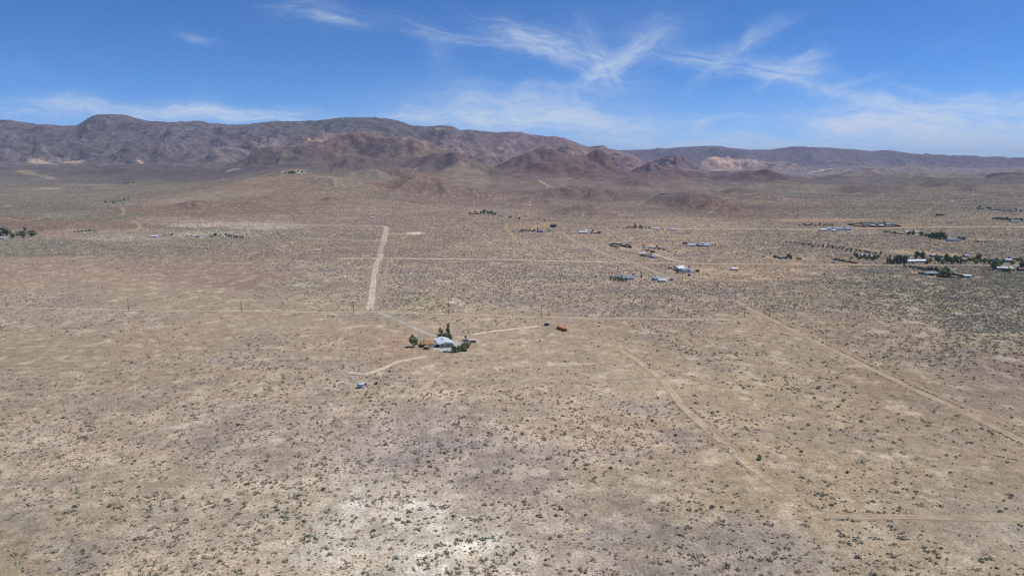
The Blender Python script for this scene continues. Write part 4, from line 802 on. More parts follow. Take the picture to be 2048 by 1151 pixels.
def tree(px, py, h, w, kind, colr, label, group=None, n=260, pos=None):
    p = Vector(pos) if pos is not None else at(px, py); cm, tm = crown(kind, colr, n, random.randint(0, 2 if n > 500 else 3))
    h *= random.uniform(.88, 1.12)
    o = empty('tree' if kind != 'bush' else 'large_shrub', p, random.uniform(0, 6.28), label, 'tree' if kind != 'bush' else 'shrub', group)
    base = {'round': .95, 'column': .42, 'bush': 1.2, 'conifer': .62}[kind]
    o.scale = (w / base, w / base, h)
    link(bpy.data.objects.new('trunk', tm), o); link(bpy.data.objects.new('crown', cm), o)
    CLEAR.append((p.x, p.y, w * .5)); return o
ORD = ['first', 'second', 'third', 'fourth', 'fifth', 'sixth', 'seventh', 'eighth', 'ninth', 'tenth', 'eleventh', 'twelfth', 'thirteenth', 'fourteenth', 'fifteenth', 'sixteenth', 'seventeenth', 'eighteenth', 'nineteenth', 'twentieth',
       'twenty-first', 'twenty-second', 'twenty-third', 'twenty-fourth', 'twenty-fifth', 'twenty-sixth', 'twenty-seventh', 'twenty-eighth', 'twenty-ninth', 'thirtieth']
CW = {'green': 'green', 'dark': 'dark green', 'pale': 'pale olive', 'brown': 'brownish'}
def trees(items, where, group):          # items: (px, py, h, w, kind, colour); labels tell the place in the row
    items = [(px + random.uniform(-1.3, 1.3), py + random.uniform(-.25, .25), h * random.uniform(.75, 1.2), w * random.uniform(.8, 1.2), kd, cl_) for px, py, h, w, kd, cl_ in items]
    items = sorted(items); n = len(items)
    for i, (px, py, h, w, kind, colr) in enumerate(items):
        nth = 'only' if n == 1 else 'leftmost' if i == 0 else 'rightmost' if i == n - 1 else ORD[i] + ' from the left'
        t = tree(px, py, h * TS, w * TS, kind, colr, f"{WORD[kind]} {CW[colr]} {'shrub' if kind == 'bush' else 'tree'}, {nth} {where}", group if n > 1 else None)
# ---- vehicles
def car(px, py, yaw, colr, label, L_=4.8, W_=1.95, H_=1.75, name='car', cat='car', pickup=False, group=None):
    p = at(px, py); root = empty(name, p, math.radians(yaw), label, cat, group); bm = paint_mat(colr, .35, 0, .02, 1, .5)
    a, hh = L_ / 2, H_
    prof = [(-a, .45), (a, .45), (a, .95), (a - .15, 1.02), (a - 1.25, 1.10), (a - 2.0, hh), (-a + .5 if not pickup else a - 3.4, hh), (-a + .15 if not pickup else a - 3.6, 1.1), (-a, 1.05)]
    m = MB(); n = len(prof); m.v = [(x, -W_ / 2 * (1 if z < 1.2 else .82), z) for x, z in prof] + [(x, W_ / 2 * (1 if z < 1.2 else .82), z) for x, z in prof]
    m.f = [tuple(range(n)), tuple(range(n, 2 * n))[::-1]] + [(i, i + n, (i + 1) % n + n, (i + 1) % n) for i in range(n)]
    m.build('body', bm, root)
    x1, x0 = (a - 1.75, -a + .55) if not pickup else (a - 1.75, a - 3.3)
    for s in (-1, 1):
        y = s * W_ / 2; g = MB(); ya_, yb_ = sorted((y * .86, y * .97)); g.box(x0, x1 - .15, ya_, yb_, 1.15, hh - .18); g.build('window', GLASS, root)
    MB().slab([(a - 1.22, -W_ * .38, 1.15), (a - 1.22, W_ * .38, 1.15), (a - 1.86, W_ * .36, hh - .1), (a - 1.86, -W_ * .36, hh - .1)], -.03).build('windshield', GLASS, root)
    for x in (-a + .85, a - .85):
        for s in (-1, 1): MB().tube((x, s * (W_ / 2 - .22), .36), (x, s * (W_ / 2 + .02), .36), .36, .36, 14).build('wheel', DARK, root)
    CLEAR.append((p.x, p.y, 3)); return root
def camper(px, py, yaw, L_, colr, label, H_=2.9, cat='trailer', name='travel_trailer', group=None):
    p = at(px, py); root = empty(name, p, math.radians(yaw), label, cat, group)
    m = MB(); a = L_ / 2; prof = [(-a, .6), (a - .3, .6), (a, 1.3), (a - .25, H_), (-a, H_)]; n = 5
    m.v = [(x, -1.2, z) for x, z in prof] + [(x, 1.2, z) for x, z in prof]; m.f = [tuple(range(n)), tuple(range(n, 2 * n))[::-1]] + [(i, i + n, (i + 1) % n + n, (i + 1) % n) for i in range(n)]
    m.build('body', paint_mat(colr, .45, 0, .03), root)
    for x in (-a * .5, a * .35): MB().box(x - .5, x + .5, -1.23, -1.19, 1.5, 2.1).build('window', GLASS, root)
    for x in (-.5, .4):
        for s in (-1, 1): MB().tube((x, s * 1.0, .34), (x, s * 1.22, .34), .34, .34, 12).build('wheel', DARK, root)
    MB().tube((a - .2, 0, .6), (a + 1.2, 0, .5), .06, .06).build('hitch', DARK, root)
    CLEAR.append((p.x, p.y, L_ * .5)); return root
def container(px, py, yaw, L_, colr, label, name='shipping_container', pos=None):
    p = Vector(pos) if pos is not None else at(px, py)
    root = empty(name, p, math.radians(yaw), label, 'container'); a = L_ / 2
    MB().box(-a + .08, a - .08, -1.2, 1.2, .15, 2.52).build('body', ribbed(colr, 3.2, .6), root)
    rm = paint_mat(tuple(min(255, int(c * 1.12)) for c in colr), .6, 0, .12, .8); MB().box(-a + .02, a - .02, -1.2, 1.2, 2.52, 2.59).build('roof', rm, root)
    fm = paint_mat(tuple(int(c * .9) for c in colr), .6, 0, .08)
    for x in (-a, a - .16):
        for y in (-1.22, 1.06): MB().box(x, x + .16, y, y + .16, 0, 2.6).build('corner_post', fm, root)
    for y in (-1.22, 1.12): MB().box(-a + .16, a - .16, y, y + .1, 0, .16).build('rail', fm, root)
    for y0, y1 in ((-1.04, -.02), (.02, 1.04)):
        dr = MB().box(a - .075, a - .03, y0, y1, .2, 2.48).build('door', fm, root)
        MB().tube((a - .01, (y0 + y1) / 2, .25), (a - .01, (y0 + y1) / 2, 2.4), .03, .03).build('handle', paint_mat((150, 148, 142), .5), dr)
    CLEAR.append((p.x, p.y, L_ * .55)); return root
def pole(px, py, h, label, arm=True, yaw=0, group='wooden utility poles'):
    p = at(px, py); o = empty('utility_pole', p, math.radians(yaw), label, 'utility pole', group); wd = paint_mat((96, 78, 62), .9, 0, .2, 2)
    MB().tube((0, 0, -.5), (0, 0, h), .24, .17, 10).build('post', wd, o)
    if arm:
        MB().box(-1.3, 1.3, -.22, -.1, h - .75, h - .58).build('crossarm', wd, o)
        for x in (-1.15, .0, 1.15): MB().tube((x, -.16, h - .58), (x, -.16, h - .32), .06, .04).build('insulator', paint_mat((150, 150, 146), .4), o)
    return o
def fence(pts, h, colr, label, name='fence', cat='fence', gap=3.0, solid=True, closed=False, th=.08):
    P_ = [at(*q) for q in pts]
    if closed: P_.append(P_[0])
    c = sum(P_, Vector()) / len(P_); o = empty(name, (c.x, c.y, float(grid_z(c.x, c.y))), 0, label, cat); m = MB(); mt = paint_mat(colr, .9, 0, .15, .7); pn = []
    for a, b in zip(P_[:-1], P_[1:]):
        n = max(1, int((b - a).length / gap))
        for i in range(n):
            s, t = a.lerp(b, i / n) - o.location, a.lerp(b, (i + 1) / n) - o.location
            s.z = float(grid_z(s.x + o.location.x, s.y + o.location.y)) - o.location.z; t.z = float(grid_z(t.x + o.location.x, t.y + o.location.y)) - o.location.z
            d = (t - s); nn = Vector((-d.y, d.x, 0)).normalized() * th / 2
            if solid: m.poly([tuple(s - nn), tuple(t - nn), tuple(t + nn), tuple(s + nn)], h)
            else:
                for z in (.35, .75, 1.15, 1.55):
                    if z < h: zz = Vector((0, 0, z)); m.poly([tuple(s - nn + zz), tuple(t - nn + zz), tuple(t + nn + zz), tuple(s + nn + zz)], .12)
            pn.append(tuple(s))
    m.build('panel', mt, o)
    for s in pn[:90]: MB().box(s[0] - .09, s[0] + .09, s[1] - .09, s[1] + .09, s[2] - .3, s[2] + h + .12).build('post', mt, o)
    return o

# ------------------------------------------------------------------ the near homestead
YAW = 20.0; yr = math.radians(YAW); ax = Vector((math.cos(yr), math.sin(yr), 0)); bx_ = Vector((-math.sin(yr), math.cos(yr), 0))   # across, back
A = at(879.3, 694.8); 
def H(a, b, z=0.0): q = A + ax * a + bx_ * b; return Vector((q.x, q.y, float(grid_z(A.x, A.y)) + z))
# white metal workshop, ridge runs back from the camera: local x = back
wk = empty('metal_building', H(5.5, 9.2), yr + math.pi / 2, 'white building with a shallow white metal gable roof beside the brown roofed house', 'building', None)
WM = paint_mat((196, 198, 196), .7, 0, .06, .7)
wall_gable(17.6, 10.9, 2.7, 1.25).build('wall', WM, wk); gable_roof(17.8, 11.0, 2.85, 1.25, .5, ribbed((206, 212, 220), 1.0, .45), wk)
for x in (-3.3, 1.2, 3.6): MB().box(-8.86, -8.78, -x - .7, -x + .7, .2 if x > 0 and x < 2 else .9, 2.1).build('window' if x != 1.2 else 'door', GLASS if x != 1.2 else paint_mat((110, 108, 104), .6), wk)
MB().box(.6, 1.6, .2, 1.3, 3.9, 4.6).build('roof_vent', paint_mat((120, 118, 112), .6), wk)
dk = MB().box(-11.2, -8.82, -5.9, 5.9, 0, .55).build('deck', paint_mat((168, 156, 130), .8, 0, .1), wk)
MB().box(-11.32, -11.21, -6.0, 6.0, 0, .95).build('railing', paint_mat((96, 62, 48), .8, 0, .15), dk); MB().box(-11.2, 6.5, -6.12, -6.02, 0, 1.0).build('railing', paint_mat((96, 62, 48), .8, 0, .15), dk)
# lean-to on its left side, with a bluish roof
lt = MB().slab([(-8.4, 8.9, 2.15), (-8.4, 5.6, 2.75), (-1.2, 5.6, 2.75), (-1.2, 8.9, 2.15)], .1).build('porch_roof', ribbed((132, 146, 156), 1.0, .45), wk)
for x in (-8.2, -4.8, -1.4): MB().box(x - .07, x + .07, 8.65, 8.79, 0, 2.12).build('post', DARK, lt)
MB().box(-8.0, -1.6, 5.55, 5.62, .2, 2.4).build('lean_to_shade', paint_mat((70, 72, 76), .6), wk)  # dark panel over the wall, its colour standing in for the lean-to's shade
# brown roofed house with the white garage
br = paint_mat((158, 122, 90), .95, 0, .18, 1.6)
hs = empty('house', H(-7.6, 9.4), yr, 'house with a brown shingle hip roof and white garage front facing the gravel yard', 'house')
MB().box(-5, 5, -4.2, 4.2, -.8, 2.7).build('wall', paint_mat((120, 118, 124), .85, 0, .08), hs); hip_roof(10, 8.4, 2.9, 1.6, .6, br, hs)
gw = MB().box(-1.9, 4.3, -7.4, -4.23, -.8, 2.6).build('garage_wing', paint_mat((196, 198, 202), .8, 0, .04), hs)
m = MB(); m.v = [(-2.4, -8.0, 2.5), (4.9, -8.0, 2.5), (1.25, -8.0, 3.4), (-2.4, -3.2, 2.5), (4.9, -3.2, 2.5), (1.25, -1.2, 3.4)]; m.f = [(0, 1, 2), (1, 4, 5, 2), (0, 2, 5, 3), (0, 3, 4, 1), (3, 5, 4)]
m.build('garage_roof', br, hs)
for x in (-.4, 2.8): MB().box(x - 1.25, x + 1.25, -7.47, -7.37, 0, 2.15).build('garage_door', paint_mat((222, 224, 226), .5, 0, .02), gw)
MB().box(-4.2, -2.8, -4.28, -4.15, .9, 2.0).build('window', GLASS, hs); 
for y in (-2.5, 1.8): MB().box(-5.05, -4.95, y - .7, y + .7, .9, 2.0).build('window', GLASS, hs)
MB().box(-2.6, -2.0, .6, 1.2, 3.4, 5.0).build('chimney', paint_mat((130, 96, 80), .9), hs)
# open sided shelter in front with a vehicle's dark bay
SHS = .8
sh = empty('shelter', H(-10.4, -.2), yr, 'small brown roofed open shelter in front of the brown roofed house', 'shelter')
MB().slab([(-2.6, -2.4, 2.2), (2.6, -2.4, 2.2), (2.6, 2.4, 2.7), (-2.6, 2.4, 2.7)], .14).build('roof', br, sh)
for x in (-2.4, 2.4):
    for y in (-2.2, 2.2): MB().box(x - .08, x + .08, y - .08, y + .08, -.2, 2.15 if y < 0 else 2.6).build('post', paint_mat((84, 66, 52), .9), sh)
sh.scale = (.72, .72, .9)
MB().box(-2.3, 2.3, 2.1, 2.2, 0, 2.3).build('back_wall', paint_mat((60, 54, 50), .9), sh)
CLEAR += [(H(5, 8).x, H(5, 8).y, 13), (H(-10, 8).x, H(-10, 8).y, 12), (H(-13, -1).x, H(-13, -1).y, 4)]
# yard gravel
yard_px = [(846,690),(853,684),(868,684),(876,696),(902,696),(914,690),(908,680),(922,684),(934,696),(922,700),(898,704.5),(884,703.5),(866,698),(852,693)]
yp = [at(*q) for q in yard_px]; yc = sum(yp, Vector()) / len(yp); m = MB()
ring = []
for k in range(len(yp)):
    a, b = yp[k], yp[(k + 1) % len(yp)]
    for t in (0, .33, .66): q = a.lerp(b, t); ring.append((q.x + random.uniform(-.4, .4), q.y + random.uniform(-.4, .4), float(grid_z(q.x, q.y)) + .05))
me = bpy.data.meshes.new('gravel_yard'); me.from_pydata([(yc.x, yc.y, float(grid_z(yc.x, yc.y)) + .05)] + ring, [], [(0, i + 1, (i + 1) % len(ring) + 1) for i in range(len(ring))])
me.materials.append(paint_mat((172, 169, 160), .95, 0, .16, .35)); o = link(bpy.data.objects.new('gravel_yard', me)); o['kind'] = 'structure'
o.location.z += .04
# side shed, small utility trailer, boat-like white trailer
house(945.2, 684.6, 6.2, 3.4, 2.4, 4, (120, 130, 140), (196, 192, 172), 'grey blue shed with a cream roof standing right of the white building', 'flat', 0, name='shed', cat='shed', rise=.6)
camper(932, 681.5, 175, 4.2, (176, 180, 186), 'small pale grey trailer parked left of the grey blue shed', 2.0)
car(892.5, 703.6, 5, (226, 228, 230), 'white car parked at the front edge of the gravel yard', 4.9)
car(742.3, 618.6, 262, (214, 220, 230), 'white car driving on the dirt road junction above the gravel drive', 4.9, 2.0, 1.85)
pole(902.3, 708.2, 4.2, 'short wooden pole at the front edge of the gravel yard', False, group=None)
N = 1500
tree(826.8, 693.5, 9.2, 7.6, 'round', 'green', 'round green tree with dark shade left of the brown roofed house', None, N)
tree(896.2, 672.5, 12.5, 4.4, 'column', 'brown', 'tall olive brown poplar behind the white building', None, N)
tree(881.5, 668.3, 6.4, 4.2, 'round', 'pale', 'thin pale tree left of the tall poplar', None, N)
for a_, b_, h_, w_, l_ in ((6.5, 22.5, 5.4, 7.0, 'left of the tall poplar trunk'), (10.5, 21.0, 6.0, 7.5, 'under the tall poplar'), (13.2, 18.0, 5.8, 6.5, 'at the right corner of the roof')):
    q = H(a_, b_); tree(0, 0, h_, w_, 'bush', 'dark', 'dense dark green bush behind the white building, ' + l_, 'dark bushes behind the white building', N, q)
tree(931.2, 678.3, 4.0, 2.0, 'conifer', 'dark', 'small dark conifer behind the pale grey trailer', None, N)
for k, (px, py, h_, w_, kd, cl_) in enumerate([(905.5,703.5,5.4,4.6,'bush','green'),(911,704.3,4.6,3.8,'bush','dark'),(918,703.0,4.6,4.6,'bush','green'),(924,701.2,5.0,5.0,'bush','green'),(929,698.0,4.8,4.6,'bush','green'),(934,695.5,4.4,4.4,'bush','green'),(939,692.5,3.8,4.0,'bush','pale'),(931,702.0,2.2,3.0,'bush','dark'),(887,671.5,2.2,2.4,'bush','brown')]):
    tree(px, py, h_ * 1.2, w_ * 1.2, kd, cl_, f'{CW[cl_]} bushy juniper, {ORD[k]} along the gravel yard' if k < 8 else 'small brownish bush below the thin pale tree', 'junipers at the gravel yard' if k < 8 else None, N)
tree(856.3, 699.5, 1.5, 2.6, 'bush', 'green', 'low green bush at the left end of the gravel yard', None, 600)
tree(1518.5, 918.6, 3.0, 3.0, 'round', 'pale', 'lone small thin green tree beside the diagonal dirt track in the foreground', None, 520)
# boulders along the yard edge
for k, (px, py) in enumerate([(915,703.6),(921,704),(927,702),(933,700),(900.5,706.5)]):
    p = at(px, py); mm = bpy.data.meshes.new('rock'); bmv = []; r_ = random.Random(k)
    import bmesh
    b_ = bmesh.new(); bmesh.ops.create_icosphere(b_, subdivisions=2, radius=.55)
    for v in b_.verts: v.co *= r_.uniform(.75, 1.15); v.co.z *= .6
    b_.to_mesh(mm); b_.free(); mm.materials.append(paint_mat((176, 164, 150), .95, 0, .15, 2)); o = link(bpy.data.objects.new('rock', mm)); o.location = p + Vector((0, 0, .15)); tag(o, f'pale boulder, {ORD[k]} of those edging the gravel yard', 'boulder', 'boulders edging the gravel yard')
# ------------------------------------------------------------------ orange container, dark shelter
cpos = (at(1113.3, 657.3) + at(1129.2, 663.4)) / 2 + Vector((1.1, .9, 0)); 
container(0, 0, math.degrees(math.atan2(-9.9, 6.35)), 12.2, (172, 96, 48), 'long orange shipping container standing on bare ground', pos=cpos)  # orange taken a little darker to suggest the shaded long side
p = at(1093.5, 650.2); o = empty('shelter', p, math.radians(-4), 'low dark open shelter with grey roof left of the orange container', 'shelter')
MB().slab([(-2.2, -1.5, 2.0), (2.2, -1.5, 2.0), (2.2, 1.5, 2.3), (-2.2, 1.5, 2.3)], .12).build('roof', paint_mat((128, 122, 122), .8), o)
for x in (-2.0, 0, 2.0): MB().box(x - .07, x + .07, -1.35, -1.2, -.2, 1.9).build('post', paint_mat((110, 100, 96), .8), o)
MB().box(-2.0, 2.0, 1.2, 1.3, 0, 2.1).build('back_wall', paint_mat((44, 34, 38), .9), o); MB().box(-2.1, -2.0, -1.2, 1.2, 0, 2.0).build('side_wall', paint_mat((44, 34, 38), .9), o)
CLEAR.append((p.x, p.y, 4))
# ------------------------------------------------------------------ water tank and yuccas
p = at(721.5, 776.2) + Vector((0, 1.6, 0)); p.z = float(grid_z(p.x, p.y)); o = empty('water_tank', p, 0, 'round galvanised metal water tank with a shallow cone roof in the near scrub', 'water tank')
tm = ribbed((150, 164, 180), .9, .35, 2)
MB().tube((0, 0, -.1), (0, 0, 2.7), 2.15, 2.15, 28).build('shell', tm, o); MB().tube((0, 0, 2.7), (0, 0, 3.3), 2.22, .35, 28).build('roof', paint_mat((186, 196, 208), .35, 0, .05), o); MB().tube((0, 0, 3.3), (0, 0, 3.45), .35, .35, 14).build('hatch', tm, o)
MB().box(-2.34, -2.2, -.25, .25, 0, 2.8).build('ladder', DARK, o); MB().tube((1.2, -2.0, .3), (2.6, -2.6, .1), .09, .09).build('pipe', paint_mat((120, 124, 128), .5), o)
CLEAR.append((p.x, p.y, 4.5))
YM = leaf_mat('yucca_leaf', [(84, 96, 66), (100, 110, 78), (90, 100, 70)])
def yucca(px, py, s, label):
    r = np.random.default_rng(int(px)); V = []; F = []
    for i in range(150):
        th = r.uniform(0, 6.28); ph = r.uniform(.1, 1.35); L_ = r.uniform(.6, 1.1); d = np.array([math.cos(th) * math.sin(ph), math.sin(th) * math.sin(ph), math.cos(ph)]); sd_ = np.array([-math.sin(th), math.cos(th), 0]) * .05
        k = len(V); b0 = np.array([r.normal(0, .12), r.normal(0, .12), .1]); V += [b0 - sd_, b0 + sd_, b0 + d * L_]; F.append([k, k + 1, k + 2])
    o = bpy.data.objects.new('yucca', mesh_np('yucca', V, F, YM)); link(o); o.location = at(px, py); o.scale = (s,) * 3; tag(o, label, 'yucca', 'spiky plants near the water tank'); CLEAR.append((o.location.x, o.location.y, 1.5))
yucca(731, 769.5, 1.6, 'spiky green plant touching the right side of the water tank'); yucca(752.5, 768, 2.0, 'tall spiky dark green plant standing right of the water tank'); yucca(734, 773, 1.2, 'low spiky plant in front of the water tank on its right'); yucca(779, 743, 1.5, 'spiky green plant above the tall one by the water tank')
# ------------------------------------------------------------------ utility poles
for k, (px, py, h) in enumerate([(13.5,614,11),(257.5,621,12),(483,623.5,11),(707,625.5,12),(897.3,629.5,12),(1082.7,636,12),(1288.8,632,11)]):
    pole(px, py, h, ['wooden power pole at the far left edge of the long track', 'wooden power pole on the left plain along the long track', 'wooden power pole between the left plain and the dirt road', 'wooden power pole just left of the dirt road junction',
                     'wooden power pole behind the homestead poplar', 'wooden power pole behind the dark shelter and orange container', 'wooden power pole right of the orange container on open scrub'][k])
for k, (px, py, h, l) in enumerate([(1470.5,601,11,'wooden power pole above the wide right hand track'),(1489,633,11,'wooden power pole at the start of the right hand track'),(1538.3,633,11,'wooden power pole on the right side of the wide right hand track'),
    (1286.5,525,11,'wooden power pole left of the diagonal road crossing'),(1330,547,11,'wooden power pole at the road bend before the white roofed barn'),(1365,557.5,10,'wooden power pole below the white roofed barn'),(1405.5,558,10,'wooden power pole below the dark red shed'),
    (1398,528,9,'wooden power pole on the straight road behind the white roofed barn'),(1380,523,9,'short wooden power pole just left of the one behind the barn'),(1499.5,523,9,'wooden power pole beyond the small white shed'),(1469.5,556,9,'wooden power pole below the small white shed'),
    (1415,500,9,'wooden power pole in front of the long blue grey sheds')]): pole(px, py, h, l)
# ------------------------------------------------------------------ the scattered homesteads
R_ = random.Random(5)
WB = (200, 208, 216); WR = (214, 216, 214); GB = (134, 146, 158); DK = (84, 82, 86); TAN = (176, 164, 142); BR = (120, 88, 68)
def row(pxs, pys, hs, ws, kinds, cols):
    return [(px, py, hs[i % len(hs)], ws[i % len(ws)], kinds[i % len(kinds)], cols[i % len(cols)]) for i, (px, py) in enumerate(zip(pxs, pys))]
# white house behind the row of trees
house(1254.5, 559, 20, 8.5, 3.0, -2, (206, 212, 220), GB, 'long white house with a grey blue roof right of the row of yellow green trees', 'gable', 5, rise=1.3)
house(1238, 556, 10, 7, 2.6, 0, (150, 160, 172), (128, 136, 146), 'grey blue house end behind the row of yellow green trees', 'gable', 2, rise=1.2)
trees(row([1223,1227,1231,1235,1239,1243,1247,1251], [560,561.5,561,562.5,562,563.5,563,563.5], [3.8,4.4,3.6,4.8], [2.8,3.2,3.0], ['round','bush'], ['green','pale','green']), 'before the long white house', 'trees before the long white house')
trees([(1281,556,4,2.6,'round','pale'),(1268,550.5,2.5,2,'bush','pale')], 'beside the right end of the long white house', 'trees right of the long white house')
# pair of pale buildings
house(1316, 560, 12, 9, 2.8, 10, (176, 180, 190), (150, 156, 168), 'pale house with a grey roof at the end of the diagonal road', 'hip', 2, rise=2.2)
house(1326, 563, 10, 7, 2.4, -18, (200, 206, 218), (214, 218, 226), 'low white roofed shed in front of the pale grey roofed house', 'metal', 0, name='shed', cat='shed', rise=1.0)
camper(1345, 557.5, 35, 6, (206, 212, 214), 'white travel trailer right of the low white roofed shed')
car(1342.5, 561, 10, (92, 70, 66), 'dark red brown pickup truck just below the white travel trailer', pickup=True, L_=5.6)
# white roofed barn group
house(1360, 541, 13, 12, 4.2, 28, (196, 204, 214), (222, 224, 224), 'barn with a bright white roof behind a dark green tree', 'metal', 0, name='barn', cat='barn', rise=2.4)
house(1373, 543, 13, 6, 3.0, -4, (214, 220, 228), GB, 'white house with a blue grey roof right of the white roofed barn', 'gable', 3, rise=1.2)
fence([(1358,545.5),(1370,546),(1392,545.5)], 1.7, (206, 210, 214), 'white wall in front of the white roofed barn', name='wall', cat='wall', th=.2)
tree(1355.5, 545, 6.0, 7.5, 'round', 'dark', 'large dark green tree in front of the white roofed barn', None, 500)
fence([(1335.5,537.3),(1343.5,537.3)], 1.9, (84, 100, 52), 'short clipped green hedge left of the white roofed barn', name='hedge', cat='hedge', th=1.4, gap=1.5)
house(1395.5, 543.5, 5, 4, 2.8, 6, (96, 62, 56), (104, 76, 66), 'dark red shed at the right end of the white wall', 'gable', 0, name='shed', cat='shed')
o = empty('water_tower', at(1378, 539.5), 0, 'small white tank on a dark stand right of the white roofed barn', 'water tower')
for x in (-1, 1):
    for y in (-1, 1): MB().tube((x * 1.1, y * 1.1, -.3), (x, y, 2.6), .12, .12).build('leg', DARK, o)
MB().tube((0, 0, 2.6), (0, 0, 5.0), 1.5, 1.5, 16).build('tank', WHITE, o); MB().tube((0, 0, 5.0), (0, 0, 5.5), 1.6, .2, 16).build('roof', DARK, o)
camper(1378.5, 551.5, 88, 4.6, (58, 72, 100), 'dark blue box trailer on open ground below the white wall', 2.6)
house(1469.5, 539.8, 9, 6, 2.4, -2, (160, 156, 150), (226, 228, 228), 'small white roofed shed alone on the bare field right of the barn', 'metal', 0, name='shed', cat='shed', rise=1.1)
# equipment yard
house(1285, 509.5, 12, 6, 2.6, -4, (170, 184, 200), (196, 208, 222), 'long pale blue roofed shed behind the yellow machines', 'metal', 0, name='shed', cat='shed', rise=.9)
for k in range(6):
    px = 1281.5 + k * 3.1; p = at(px, 512.0 + .25 * k); o = empty('construction_machine', p, math.radians(R_.uniform(-20, 20)), f'yellow machine, {ORD[k]} from the left before the pale blue shed', 'machine', 'yellow machines parked in a row'); ym = paint_mat((206, 158, 62), .6, 0, .1)
    MB().box(-1.1, 1.1, -.8, .8, .6, 1.4).build('chassis', ym, o); MB().box(-.9, .3, -.6, .6, 1.4, 2.4).build('cab', GLASS, o); MB().tube((.4, 0, 1.4), (1.8, 0, 2.2), .14, .1).build('boom', ym, o)
    for x in (-.75, .75):
        for s in (-1, 1): MB().tube((x, s * .7, .5), (x, s * .98, .5), .5, .5, 12).build('wheel', DARK, o)
container(1305.5, 504.8, -8, 8, (44, 46, 52), 'black shipping container in the equipment yard')
car(1301.5, 509.6, 0, (52, 44, 44), 'dark pickup truck below the black shipping container', pickup=True, L_=5.8)
house(1305.2, 516, 5.5, 6, 3.2, 22, (96, 112, 136), (150, 168, 190), 'blue grey shed standing alone below the equipment yard', 'gable', 0, name='shed', cat='shed', rise=1.2)
yardstuff = [(1289,496.5,WB,'pale grey'),(1294.5,494.8,WR,'white'),(1299,496.5,(176,188,196),'light blue'),(1304,496,WR,'white'),(1309,497.5,(150,160,166),'grey'),(1319.5,498,(120,120,118),'dark grey'),(1324.5,497.5,(170,182,200),'pale blue'),(1328,500,(176,140,112),'rusty')]
for k, (px, py, c_, w_) in enumerate(yardstuff): camper(px, py, R_.uniform(-40, 220), R_.uniform(5, 9), c_, f'{w_} trailer in the equipment yard, {ORD[k]} from left along its far side', 2.7)
for k, (px, py, c_, w_) in enumerate([(1286,499.5,(70,70,72),'dark'),(1292,500.5,(112,110,104),'grey'),(1297,500,(90,92,88),'dull green'),(1316,499,(96,88,84),'brown'),(1331,499.5,(190,170,150),'tan'),(1337,504,(160,178,196),'pale blue'),(1341,503,(96,92,92),'dark grey'),(1352,504,(84,80,78),'black')]):
    car(px, py, R_.uniform(0, 360), c_, f'{w_} vehicle in the equipment yard, {ORD[k]} from left in its near line', pickup=k % 2 == 0)
trees([(1287.5,494.5,3.6,3.2,'round','dark'),(1312.5,495.5,3.4,3.6,'round','dark'),(1291,502.5,2.2,2.6,'bush','dark'),(1296,503,2,2.4,'bush','dark'),(1302,501.5,2,2.4,'bush','dark')], 'inside the equipment yard', 'trees in the equipment yard')
# dark corral
fence([(1219.5,490),(1224,488.6),(1246,488.9),(1258,491.5),(1263.5,495.4),(1254,495),(1240,491.8),(1232,494.8),(1228,493.5),(1220.5,491.5)], 2.1, (50, 44, 50), 'dark fenced corral left of the equipment yard', name='corral_fence', cat='fence', closed=True)
house(1247, 491.5, 7, 5, 2.6, 8, (70, 64, 78), (190, 196, 208), 'small pale roofed shed inside the dark corral', 'flat', 0, name='shed', cat='shed')
camper(1234.5, 497.8, 10, 4.5, (206, 190, 172), 'cream trailer just below the dark corral')
# blue grey sheds
for k, (px, py, w, yw, wc, rc, l) in enumerate([(1383,491.8,16,0,(150,166,190),(196,206,220),'pale blue shed, leftmost large one of the blue grey sheds'),(1371,488,9,0,(60,60,66),(70,72,78),'low dark shed behind the leftmost pale blue shed'),(1396,491.5,9,0,(92,76,78),(116,104,104),'dark brown shed between two blue grey sheds'),
      (1403,493,11,4,(84,96,116),(120,136,156),'dark blue shed, nearest of the blue grey sheds'),(1411,489.2,20,0,(170,184,200),(160,176,186),'long blue roofed shed at the back right of the blue grey sheds'),(1414,492,9,-4,(196,204,212),(206,212,218),'small white shed before the long blue roofed shed')]):
    house(px, py, w, 7, 2.8, yw, wc, rc, l, 'metal', 0, name='shed', cat='shed', rise=1.1)
trees([(1424,491,2.6,2.4,'bush','brown'),(1429.5,491.5,2.8,2.4,'bush','brown')], 'by the blue grey sheds', 'bushes by the blue grey sheds')
# white roofed long barn and neighbours
house(1167, 466.2, 19, 8, 3.4, -3, (196, 204, 212), (228, 230, 232), 'long white roofed barn at the top of the diagonal road', 'metal', 0, name='barn', cat='barn', rise=1.5)
house(1173.5, 462.5, 9, 7, 3.0, 0, (180, 176, 166), (206, 206, 200), 'white roofed house behind the long white roofed barn', 'gable', 2)
house(1190.5, 466, 8, 6, 3.0, 0, (170, 168, 166), (190, 190, 188), 'pale shed between two trees near the long white barn', 'gable', 0, name='shed', cat='shed')
car(1133, 467.5, 160, (70, 74, 84), 'dark car parked at the top end of the diagonal road'); camper(1154.5, 462, 10, 5, (206, 208, 210), 'white trailer left of the long white roofed barn')
trees([(1185,463.5,5,4,'round','brown'),(1199,467.2,5,8,'bush','dark'),(1183,467,3,3,'bush','dark')], 'near the long white barn', 'trees by the long white roofed barn')
